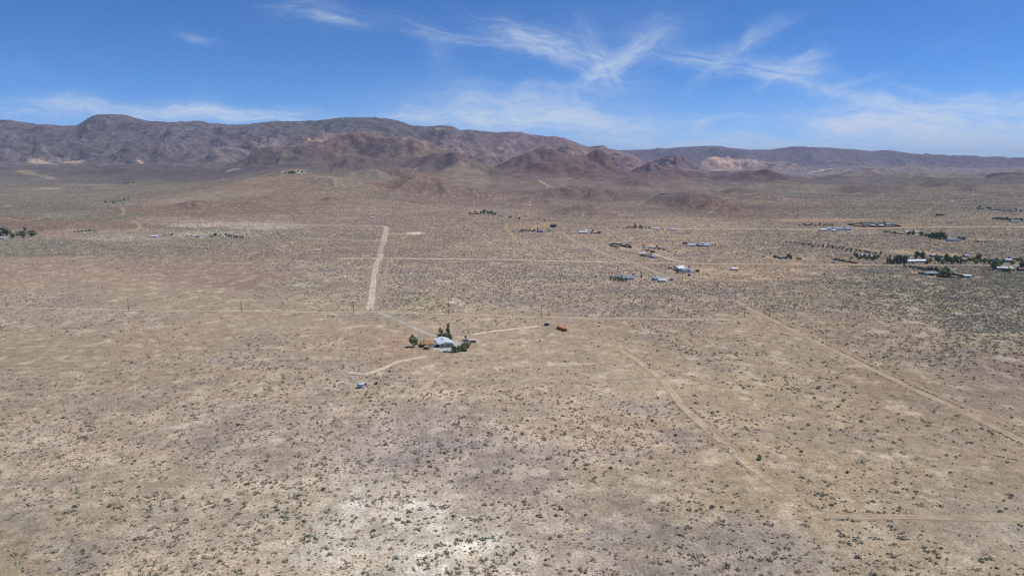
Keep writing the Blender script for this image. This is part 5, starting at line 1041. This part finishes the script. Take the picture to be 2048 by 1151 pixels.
# blue roofed house in trees
house(1079.5, 464, 15, 7, 2.8, -2, (64, 76, 112), (76, 92, 140), 'house with a dark blue roof at the right end of a tree row', 'gable', 2, rise=1.1); house(1085.5, 463.8, 4, 5, 2.6, 0, WR, WR, 'small white shed at the right end of the dark blue roofed house', 'flat', 0, name='shed', cat='shed')
house(1065, 463, 6, 5, 2.4, 0, (170, 186, 200), (190, 204, 212), 'small pale blue shed among the trees by the dark blue roof', 'flat', 0, name='shed', cat='shed')
for px, l in ((1038.5, 'cream trailer left of the tree row by the dark blue roofed house'), (1025.5, 'white trailer farthest by the dark blue roof')): camper(px, 463.6, 5, 5.5, (212, 198, 174) if px > 1030 else (206, 204, 206), l)
trees(row([1043.5,1048,1051.5,1056,1060,1063.5,1068,1074], [463,463.6,463,463.8,463,464,463,461.5], [4.4,3.4,5.2,4.6], [4.4,3.4,4.2], ['round','bush'], ['dark','dark','green']), 'by the dark blue roof', 'trees by the dark blue roofed house')
trees([(1095,460,2.6,3,'bush','brown'),(1100,463,2.4,3,'bush','brown'),(1106,466,2,2.4,'bush','brown')], 'below the dark barn', 'brown bushes below the dark barn')
house(1107, 454.2, 14, 11, 5.5, -22, (60, 60, 70), (74, 80, 92), 'large dark barn with a dark roof on the tan slope', 'metal', 0, name='barn', cat='barn', rise=2.6)
# dark tree group upper centre
trees([(941,427.5,4.5,5,'round','dark'),(950,427.2,5.5,4,'round','dark'),(955,427.6,4,4,'round','dark'),(963,427.5,6.5,7,'round','dark'),(969,428,10,9,'round','green'),(975,428,7.5,7,'round','dark'),(979,429,7,5,'column','dark'),(984,430.2,8.5,8,'round','dark'),(989,429.8,6.5,7,'round','dark')], 'in the dark grove', 'trees of the dark grove')
fence([(938,428),(962,428.6)], 2.0, (72, 78, 74), 'low dark hedge at the left of the dark grove', name='hedge', cat='hedge', th=1.5)
house(1003, 431.5, 16, 6, 2.4, -4, (146, 130, 116), (160, 142, 126), 'long low brown shed right of the dark grove', 'flat', 0, name='shed', cat='shed'); car(995.5, 437, 10, (76, 88, 98), 'dark vehicle below the long low brown shed')
trees([(1005.5,434.6,2.8,4,'bush','dark'),(1016,434.8,2.8,3.2,'bush','dark'),(1022,436.5,5.2,5.2,'round','dark'),(1031,435.5,4.4,3,'round','dark'),(1038.5,438,4.2,5.5,'round','dark'),(1079.5,438,3,3.5,'round','dark'),(1087.5,441.5,3,3,'round','dark')], 'near the low brown shed', 'trees near the low brown shed')
house(745.5, 435.8, 8, 6, 3.0, 6, (180, 190, 226), (206, 212, 236), 'small pale blue white house alone at the foot of the low hill', 'gable', 1); car(737.5, 435.5, 20, (214, 216, 220), 'white car left of the small pale blue white house'); camper(727.5, 435.2, 5, 5, (206, 206, 204), 'white trailer farthest left of the small pale blue white house')
# conifers by the long straight road
trees([(1254,455.6,3.6,5,'bush','dark'),(1259,455.8,4.4,3.6,'conifer','dark'),(1263,456,5,4,'round','green'),(1269.5,456.4,7.4,4.6,'conifer','dark'),(1281.5,456,5.6,4.6,'round','dark'),(1285,456.2,4.6,4,'conifer','green'),(1292,456.8,3.4,3,'conifer','green'),(1298.5,456.8,4,3.4,'conifer','green')], 'beside the long straight road', 'trees on the long straight road')
house(1311.5, 458.6, 14, 7, 2.6, 0, (150, 166, 190), (220, 222, 230), 'white roofed shed right of the line of conifers', 'metal', 0, name='shed', cat='shed', rise=1.1); house(1345.5, 460.2, 10, 7, 2.6, 0, (150, 166, 190), (214, 218, 226), 'white roofed shed, rightmost on the long straight road before the open plain', 'metal', 0, name='shed', cat='shed', rise=1.1)
camper(1341.5, 458, 0, 6, (200, 204, 212), 'white trailer just behind the rightmost white roofed shed'); camper(1247.5, 456.3, 0, 6, (222, 214, 200), 'cream trailer at the left end of the line of conifers'); camper(1235, 455.2, 0, 7, (186, 188, 184), 'pale grey trailer farthest left of the line of conifers'); camper(1325, 458.8, 0, 4.5, (210, 204, 192), 'small cream trailer between the two white roofed sheds')
# hill top hamlet
trees([(570,347.2,10,12,'bush','dark'),(578,348,13,14,'round','green'),(584,348,15,14,'round','dark'),(589,347.8,13,12,'round','green'),(603,345.4,8,8,'round','dark'),(615,345.6,8,8,'round','dark'),(609,344.5,5,6,'bush','dark'),(663,342,8,8,'round','dark'),(597,344.4,7,8,'round','dark')], 'in the hill brow hamlet', 'trees of the hill brow hamlet')
for px, py, w, l in ((566,345.2,18,'left'),(599,348.4,14,'front'),(611,347.0,12,'right'),(593,343.2,12,'back')): house(px, py, w, 10, 4, R_.uniform(-10, 10), (190, 184, 174), (206, 204, 200), f'pale house at the {l} of the hamlet on the brow of the low hill', 'gable', 2)
house(826, 338.8, 18, 12, 4, 0, (170, 170, 166), (90, 104, 100), 'small dark roofed building high on the slope below the cut pyramid hill', 'gable', 1)
house(948, 361.6, 14, 10, 3.5, 0, (200, 204, 204), (150, 156, 160), 'tiny pale house on the light patch right of the red brown hill', 'gable', 1); tree(955, 360.4, 5, 6, 'bush', 'dark', 'small dark bush beside the tiny pale house on the light patch', None, 160)
house(1326.5, 388, 14, 8, 3.6, -6, (120, 140, 156), (166, 172, 172), 'small blue grey house left of the dark low hill', 'gable', 2); house(1200, 356.8, 12, 10, 5, 10, (206, 196, 196), (196, 190, 196), 'tiny white house on the reddish slope', 'gable', 1)
house(1905, 404.6, 12, 8, 4, 0, (214, 210, 204), (226, 222, 216), 'tiny white house alone high on the right hand plain', 'gable', 1); house(1953, 401, 16, 8, 3.6, 0, (110, 122, 130), (134, 148, 154), 'tiny grey green house right of the tiny white house on the right hand plain', 'gable', 1)
trees([(1930,381,5,7,'bush','brown'),(1937,380,6,6,'bush','dark'),(1943,381,6,6,'bush','brown'),(1949,381.5,5,7,'bush','brown')], 'on the far right plain', 'farthest bushes on the right hand plain')
trees([(252,366.4,8,8,'bush','dark'),(257,366.8,6,10,'bush','dark'),(268,365.6,8,7,'bush','dark'),(248,367.5,7,7,'round','dark')], 'of the small far grove', 'small far grove on the left slope')
trees(row([208,213,219,225,231,237,242,246,250,256,244,228], [405,405.4,403.5,404.6,403.2,402.4,403.6,408,401.8,398.4,399.6,407], [4,5.4,4.2,6,5], [6,6.5,5,7], ['bush','round','bush'], ['dark','green','dark']), 'of the left green hollow', 'trees of the green hollow')
# far left farm
trees([(-4,473,11,11,'round','dark'),(7,471.5,12,13,'round','dark'),(17,470.5,11.5,11,'round','green'),(27,475.8,10,8,'round','dark'),(37,471.6,7.5,6,'round','green'),(43.5,471.6,7.5,6,'round','dark'),(48,475.5,11,8,'round','dark'),(50,462.6,8,5,'column','dark'),(66.5,472.8,10.5,11,'round','dark')], 'of the farm at the far left edge', 'trees of the far left farm')
house(3, 477.2, 13, 7, 2.8, 4, (190, 198, 212), (180, 190, 204), 'pale blue roofed house below the big trees at the far left edge', 'gable', 2); car(51, 450, 10, (52, 60, 66), 'dark vehicle on the slope above the far left farm')
# white roofs left of centre
house(308, 474, 14, 7, 2.4, 2, (170, 182, 196), (206, 218, 230), 'long low pale blue roofed house, leftmost of the pale dots on the left plain', 'gable', 1, rise=1.1)
for k, (px, py, c_, w_) in enumerate([(376,473.6,(190,200,212),'pale blue'),(383,472.6,(206,206,204),'white'),(394,474.6,(130,150,190),'blue'),(397,473,(200,206,214),'white')]): camper(px, py, R_.uniform(-20, 20), R_.uniform(4.5, 6.5), c_, f'{w_} trailer, {ORD[k]} from the left beside the white storage tank')
p = at(447.5, 474.2); o = empty('storage_tank', p, 0, 'white round storage tank beside green bushes on the left plain', 'storage tank'); MB().tube((0, 0, -.3), (0, 0, 3.2), 2.6, 2.6, 24).build('shell', WHITE, o); MB().tube((0, 0, 3.2), (0, 0, 4.4), 2.7, .4, 24).build('roof', WHITE, o)
trees(row([425,432,439,453,458,463,468,474,480,486,345,338,330], [473.6,473,472.6,472.2,473,473.8,474.4,475.4,475.8,476.2,471,471.6,471.4], [3.6,4.4,3.2,5,4.8,4.2], [5,6,5], ['bush'], ['green','dark','green','green']), 'around the white storage tank', 'bushes around the white storage tank')
trees(row([150,158,165,172,179,186,192], [464.4,464,463.2,463,462.4,462,461.6], [2.2,2.8,2.4], [6,7,6], ['bush'], ['dark','brown']), 'of the far left thicket', 'dark thicket bushes')
# metal sheds on the long road, right
for px, py, w, d, rc, l in [(1647,461.4,15,9,(220,226,236),'white blue metal shed, leftmost of the metal sheds on the long road'),(1657.5,459,12,8,(170,186,204),'blue roofed metal shed behind the leftmost one on the long road'),(1677,459.2,22,9,(150,180,190),'long pale blue roofed metal shed in the middle of the long road group'),(1697,459.6,16,9,(150,176,190),'blue roofed metal shed, rightmost of the group on the long road'),(1668,462.6,6,5,(226,228,230),'small white shed in front of the long pale blue roofed metal shed')]:
    house(px, py, w, d, 3.2, 0, (150, 168, 196), rc, l, 'metal', 0, name='shed', cat='shed', rise=1.5)
camper(1675, 463, 0, 6, WB, 'white trailer in front of the long pale blue roofed metal shed'); camper(1697.5, 466.5, 0, 8, (222, 226, 234), 'long white trailer below the rightmost blue roofed metal shed')
house(1616, 450.6, 14, 8, 3.2, 0, (130, 134, 144), (130, 140, 152), 'grey house among small trees left of the walled compound', 'gable', 1)
trees(row([1600,1606,1611,1622,1627,1632,1637,1641,1646,1650,1655,1660,1665], [451,450.6,451.6,451,451.4,453,450.4,450,452,451,451.6,452,451.6], [3.4,4,3.2,4.4], [4,3.2,4.2], ['round','bush'], ['brown','dark','brown']), 'left of the walled compound', 'small trees left of the walled compound')
# walled compound
fence([(1695,449.5),(1718,447.2),(1770,447),(1803,453),(1765,454.4),(1722,453.6)], 2.4, (92, 62, 54), 'dark red brown wall around the walled compound', name='compound_wall', cat='wall', closed=True, th=.25, gap=8)
for px, py, w, rc, l in [(1733,450.6,16,(120,128,140),'grey roofed house, leftmost inside the walled compound'),(1745,451.8,10,(206,208,210),'small white shed inside the walled compound'),(1757,449.4,20,(104,126,132),'long blue green roofed house at the back of the walled compound'),(1763,452.6,10,(196,200,206),'pale roofed shed at the front of the walled compound'),(1777,450.4,14,(130,146,168),'blue roofed house, rightmost inside the walled compound'),(1750,449,8,(70,72,76),'small dark shed at the back of the walled compound')]:
    house(px, py, w, 8, 3.0, R_.uniform(-6, 6), (140, 140, 146), rc, l, 'gable', 1, rise=1.4)
trees([(1722,449.6,3.4,4,'bush','dark'),(1738,450,4,4,'round','dark'),(1741,452.4,3,4,'bush','brown'),(1752,451.6,3.6,4,'bush','dark'),(1769,451,4,4,'round','dark'),(1785,451.6,3,4,'bush','brown'),(1770,453,3,4,'bush','dark'),(1727,452.6,2.6,4,'bush','brown')], 'inside the walled compound', 'trees inside the walled compound')
# hedge, two trees, big grove and blue roofed house
trees(row([1769,1774,1779,1784,1789,1793], [464.6,465,465.4,466,466.4,467], [2.8,3.2,2.6], [6,6.5], ['bush'], ['brown','dark']), 'leading to the brown shed', 'low bush row by the brown shed')
house(1800.5, 468.2, 7, 5, 2.4, -6, (110, 84, 78), (120, 96, 88), 'small brown shed at the right end of the low bush row', 'gable', 0, name='shed', cat='shed'); house(1816, 465.6, 12, 7, 3, 0, (190, 194, 196), (206, 206, 204), 'pale roofed house behind the two round trees', 'gable', 1); house(1833, 465.6, 10, 6, 3, 0, (190, 200, 204), (186, 200, 204), 'pale shed right of the pale roofed house behind the two round trees', 'gable', 0, name='shed', cat='shed')
trees([(1817,469.6,6.6,6.6,'round','dark'),(1826.5,470.2,6.6,6,'round','dark')], 'of the two standing alone', 'two round trees')
trees([(1843,472.2,6,6,'round','dark'),(1850.5,474,6,5,'round','dark'),(1856,475,6.5,6,'round','dark'),(1861,476,7,6.5,'round','dark'),(1866,476,7.4,6.5,'round','green'),(1871,476.5,7.4,7,'round','dark'),(1876,477,9,8,'round','dark'),(1881,476.4,9.5,8,'round','dark'),(1886,477.4,9.5,8,'round','dark'),(1888,480,8,7,'round','dark'),(1881.5,479.4,6,6,'bush','dark'),(1873,478.6,4.6,5,'bush','dark'),(1860,475,5,5,'bush','dark')], 'in the big right grove', 'big grove trees')
house(1909, 482.2, 25, 9, 3.2, -2, (170, 186, 216), (104, 116, 134), 'long white walled house with a dark blue roof right of the big grove', 'gable', 5, rise=1.5)
trees([(1918,479,4.6,6,'round','dark'),(1925,479.6,4.4,6,'round','dark'),(1930,481,3,4,'bush','dark'),(1937,482.4,2.6,4,'bush','brown'),(1956,484.8,2.6,4,'bush','dark'),(1962,484.6,2.6,4,'bush','dark'),(1970,485.6,2.6,4,'bush','dark'),(1949,482,2.4,5,'bush','brown')], 'right of the big grove', 'trees right of the long white walled house')
camper(1905, 473, 0, 5, WR, 'white trailer on the field behind the long white walled house'); camper(1917, 472, 0, 4.6, WR, 'small white trailer farther right on the field behind the long white walled house')
# main line of gardens at the right
house(1565.5, 516.4, 13, 8, 2.8, 3, (120, 132, 146), (120, 132, 142), 'blue grey roofed house in the small clump of trees on the right plain', 'hip', 2)
trees([(1547.5,514.4,3,2.4,'column','dark'),(1550.5,516,4,4,'round','dark'),(1555,515,3.4,4,'bush','dark'),(1558,518,3,3.4,'bush','dark'),(1572,517.4,3.4,4,'round','dark'),(1577,516.4,4.2,5,'round','dark'),(1583,517.4,3.6,4,'bush','dark'),(1596,518.4,3.4,3.6,'bush','brown'),(1601,519.6,3,3.6,'bush','brown')], 'in the small right clump', 'trees of the small clump on the right plain')
camper(1527, 514.4, 10, 5.5, (190, 196, 190), 'pale trailer left of the small clump of trees')
camper(1666, 525.4, 0, 4.4, (190, 200, 224), 'pale blue white trailer at the left tip of the brown hedge')
trees(row([1668+4.5*i for i in range(11)], [519.6+.75*i for i in range(11)], [2.0,2.3,1.9], [4.6,5], ['bush'], ['brown','dark','brown']), 'of the long brown hedge line', 'long brown hedge bushes')
for px, py, w, wc, rc, l in [(1731,513.6,12,(150,154,160),(176,186,192),'pale grey roofed house at the left end of the long garden line'),(1744,515.4,15,(130,140,144),(150,166,170),'pale blue green roofed house, second in the long garden line'),(1821,524.8,12,(210,212,214),(222,226,232),'low white shed left of the large white roofed house'),(1840,524.4,22,(130,140,148),(232,234,238),'large white roofed house in the middle of the long garden line'),
    (1869,513.6,10,(140,144,160),(150,154,172),'grey violet roofed house standing behind the large white roofed house'),(1887,521.4,20,(160,166,172),(146,158,168),'long grey roofed house between dark trees in the garden line'),(1902,520,10,(170,176,182),(170,182,190),'pale shed right of the long grey roofed house'),(1933,514,6,(120,130,146),(150,160,180),'small blue grey shed on the back edge of the garden line'),
    (1972,521,14,(96,92,94),(110,106,108),'low dark house left of the black roofed house'),(1985,522.6,17,(70,74,80),(74,80,90),'black roofed house near the right edge'),(2008,524.6,20,(84,98,112),(84,100,116),'dark blue roofed house near the right edge'),(2018,522.4,10,(170,186,196),(196,206,216),'pale blue roofed shed behind the dark blue roofed house'),(2029,518.6,12,(120,116,110),(130,126,120),'far low grey shed at the right edge of the garden line')]:
    house(px, py, w, 8, 3.0, R_.uniform(-4, 4), wc, rc, l, 'gable', 3, rise=1.4)
G1 = [(1709,513),(1712,516.4),(1703,519.6),(1722,517.6),(1727,516.6),(1733,519.4),(1738,518.6),(1743,520),(1748,520.6),(1752,519),(1757,516.4),(1716,520.4)]
trees([(px, py, R_.uniform(3.8, 6.2), R_.uniform(4, 6.4), 'round' if i % 3 else 'bush', ['green','dark','pale'][i % 3]) for i, (px, py) in enumerate(G1)], 'in the left garden cluster', 'trees of the left garden cluster')
trees([(1774.5+2.9*i, 528.2-.1*(i%3), R_.uniform(6, 8.5), R_.uniform(3, 4), 'column', 'dark') for i in range(14)], 'of the dense dark windbreak', 'dense dark windbreak trees')
trees([(1790+4.5*i, 521.5-1.0*(i%2), R_.uniform(4.5, 6.5), R_.uniform(4, 5.5), 'round', ['dark','green'][i % 2]) for i in range(6)], 'of the row behind the dense dark windbreak', 'row behind the dark windbreak')
G2 = [(1831,517.6,1),(1842,517.2,1),(1846,517.6,1),(1852,522,0),(1854,528,1),(1860,524.6,0),(1872,521,1),(1877,525.6,1),(1879,517.2,1),(1884,527.6,0),(1893,521.6,1),(1897,525.6,1),(1902,527.2,1),(1908,526.6,1),(1911,521.2,1),(1914,527.4,1),(1920,521.6,0),(1922,529,1),(1927,524.6,2),(1932,525.4,2),(1938,522.6,0),(1945,520.6,0),(1950,526.6,0),(1954,527.4,2),(1957,521.8,1)]
trees([(px, py, R_.uniform(4.2, 8.2) if d == 1 else R_.uniform(3, 5), R_.uniform(4.2, 7), 'round', ['green','dark','pale'][d]) for px, py, d in G2], 'of the middle gardens', 'trees of the middle gardens')
G3 = [(1962,525.4,0),(1969,527.8,0),(1977,527.4,2),(1994,525,1),(2005,528,2),(2024,527.6,0),(2036,520.4,2),(2041,522.6,0),(2047,524.6,1),(1988,528.4,2)]
trees([(px, py, R_.uniform(3.2, 5.4), R_.uniform(4, 5.6), 'round', ['green','dark','pale'][d]) for px, py, d in G3], 'of the right gardens', 'trees of the right gardens')
trees([(1985.5,539.4,9,8,'round','dark'),(1991,537,10.5,7,'round','green'),(1997,534.4,8.5,5.6,'round','green'),(2001,541,3.6,6,'bush','dark'),(2007,541.6,3.4,5,'bush','dark'),(2013,542.8,3.6,5,'bush','dark'),(2019,543.2,6.2,6,'round','green'),(2028,542,2.4,4,'bush','pale'),(2046,536,8,6,'round','dark')], 'around the low white house', 'trees around the low white house')
house(2011, 539.4, 22, 8, 2.8, -4, (200, 208, 216), (222, 226, 232), 'low white roofed house behind dark bushes near the right edge', 'gable', 3, rise=1.2); camper(2027, 540.6, -5, 5, WR, 'white trailer right of the low white roofed house'); house(2046, 541.4, 11, 7, 3, -6, (96, 72, 80), (110, 86, 92), 'brown house cut by the right frame edge', 'gable', 1)
fence([(1765,529.6),(1850,531.2),(1960,531.8),(2050,533.4)], 1.0, (118, 116, 104), 'long low post and rail fence along the road in front of the garden line', name='roadside_fence', cat='fence', gap=9, solid=False)
# nearest fenced house at the right
house(1866, 549.8, 20, 10, 3.0, -3, (150, 154, 156), (132, 148, 152), 'long grey roofed house inside the dark fence, nearest on the right plain', 'hip', 4, rise=2.0)
trees([(1886,551.4,5.6,7,'round','dark'),(1891.5,550.6,7,8,'round','dark'),(1896,552,5,6,'round','green'),(1902,552,3.4,4,'bush','dark'),(1849,545.6,2.6,4,'bush','pale'),(1907,549.8,2.4,4,'bush','dark'),(1880,552.4,3,4,'bush','dark')], 'beside the fenced grey house', 'trees beside the long grey roofed house')
trees([(1808+4.6*i, 532.6+.85*i, 2.2+.16*i, 3.0, 'round', 'dark') for i in range(16)], 'behind the fenced grey house', 'curving row of small trees')
fence([(1836,546.6),(1850,548.6),(1868,552.2)], 1.9, (84, 56, 48), 'dark brown board fence left of the long grey roofed house'); fence([(1873,552.2),(1874,554.2),(1890,555.2),(1910,555.4)], 1.9, (92, 66, 56), 'dark brown board fence in front of the long grey roofed house'); fence([(1912,555.4),(1938,555.6)], 1.7, (120, 100, 78), 'tan board fence below the blue grey shed'); fence([(1903,549.2),(1918,551.6),(1934,554.4)], 2.1, (58, 50, 46), 'very dark fence running right to the blue grey shed')
house(1935.5, 554.8, 9, 6, 3.0, -14, (90, 104, 130), (186, 206, 222), 'blue grey shed with a pale roof at the right end of the dark fence', 'metal', 0, name='shed', cat='shed', rise=1.2); car(1922, 556.6, 5, (62, 72, 70), 'dark car beside the tan board fence')
# lane of young trees
trees([(1573+8.2*i, 486.2+.0045*(i**2)*8.2+.25*i, R_.uniform(2.2, 3.2), R_.uniform(2.6, 3.4), 'round', 'dark') for i in range(22)], 'in the upper lane row', 'upper row of lane trees')
trees([(1607+9.6*i, 490.6+1.15*i, R_.uniform(2.4, 3.6), R_.uniform(2.6, 3.6), 'round', 'dark') for i in range(17)], 'in the lower lane row', 'lower row of lane trees')
# far right rows
trees([(1872+3.1*i, 431.6, R_.uniform(3.6, 5), R_.uniform(4, 5.4), 'round', 'dark') for i in range(6)], 'of the short far row', 'short far row on the right hand plain'); camper(1893, 431.6, 0, 5, WR, 'white trailer at the end of the short far row')
trees([(1987+4.4*i, 438.6+.28*i, R_.uniform(4, 6.5), R_.uniform(5, 6.6), 'round', 'dark') for i in range(14)], 'of the long far row', 'long far row at the right edge'); house(2032, 443.4, 26, 9, 3, 0, (140, 160, 170), (150, 176, 186), 'long pale blue roofed house below the long far row', 'gable', 3)
trees([(1955,417.6,5,6,'round','dark'),(1959,416.6,7,6,'round','dark'),(1966,417.6,4,7,'bush','dark'),(1975,417,6,6,'round','dark'),(1980,417.8,4,7,'bush','dark'),(1992,420.2,5,7,'bush','dark'),(1999,421.4,5,7,'bush','dark'),(2008,421.8,5,7,'bush','brown'),(2016,422.4,5,7,'bush','dark'),(2030,421,5,7,'bush','brown'),(2042,423.4,5,8,'bush','dark')], 'of the farthest settlement', 'trees of the farthest settlement')
for px, py, l in ((1962,418.4,'leftmost'),(1987,419.8,'middle'),(2012,423,'third from the left'),(2028,423.4,'rightmost')): house(px, py, 20, 9, 3.4, 0, (110, 122, 136), (110, 122, 132), f'low grey house, {l} of the farthest settlement', 'gable', 2)
finish_scrub()
# ------------------------------------------------------------------ air
def haze():
    m = bpy.data.materials.new('haze_air'); m.use_nodes = True; t = m.node_tree; t.nodes.clear()
    v = t.nodes.new('ShaderNodeVolumePrincipled'); o = t.nodes.new('ShaderNodeOutputMaterial'); t.links.new(v.outputs[0], o.inputs['Volume'])
    v.inputs['Color'].default_value = (.54, .64, .94, 1); v.inputs['Density'].default_value = 3.0e-5; v.inputs['Anisotropy'].default_value = 0.0
    x0, x1, y0, y1, z0, z1 = -32000, 32000, -400, 30600, float(Z.min()) - 1.5, float(Z.max()) + 30
    V = [(x, y, z) for x in (x0, x1) for y in (y0, y1) for z in (z0, z1)]
    me = bpy.data.meshes.new('haze'); me.from_pydata(V, [], [(0, 1, 3, 2), (4, 6, 7, 5), (0, 4, 5, 1), (2, 3, 7, 6), (0, 2, 6, 4), (1, 5, 7, 3)]); me.materials.append(m)
    o = bpy.data.objects.new('haze', me); COL.objects.link(o); o['kind'] = 'stuff'; o['label'] = 'thin blue haze over the far hills'; o['category'] = 'haze'
haze()

import re as _re
for o in bpy.data.objects:
    l = o.get('label')
    if l and len(_re.findall(r"[A-Za-z0-9]+", l)) > 15: o['label'] = l.replace(' from the left', ' from left').replace('dense dark', 'dark')
for o in bpy.data.objects:
    l = o.get('label')
    if l and len(_re.findall(r"[A-Za-z0-9]+", l)) > 16: print('LONG', o.name, l)
scene.cycles.use_denoising = False
scene.cycles.filter_width = 1.25
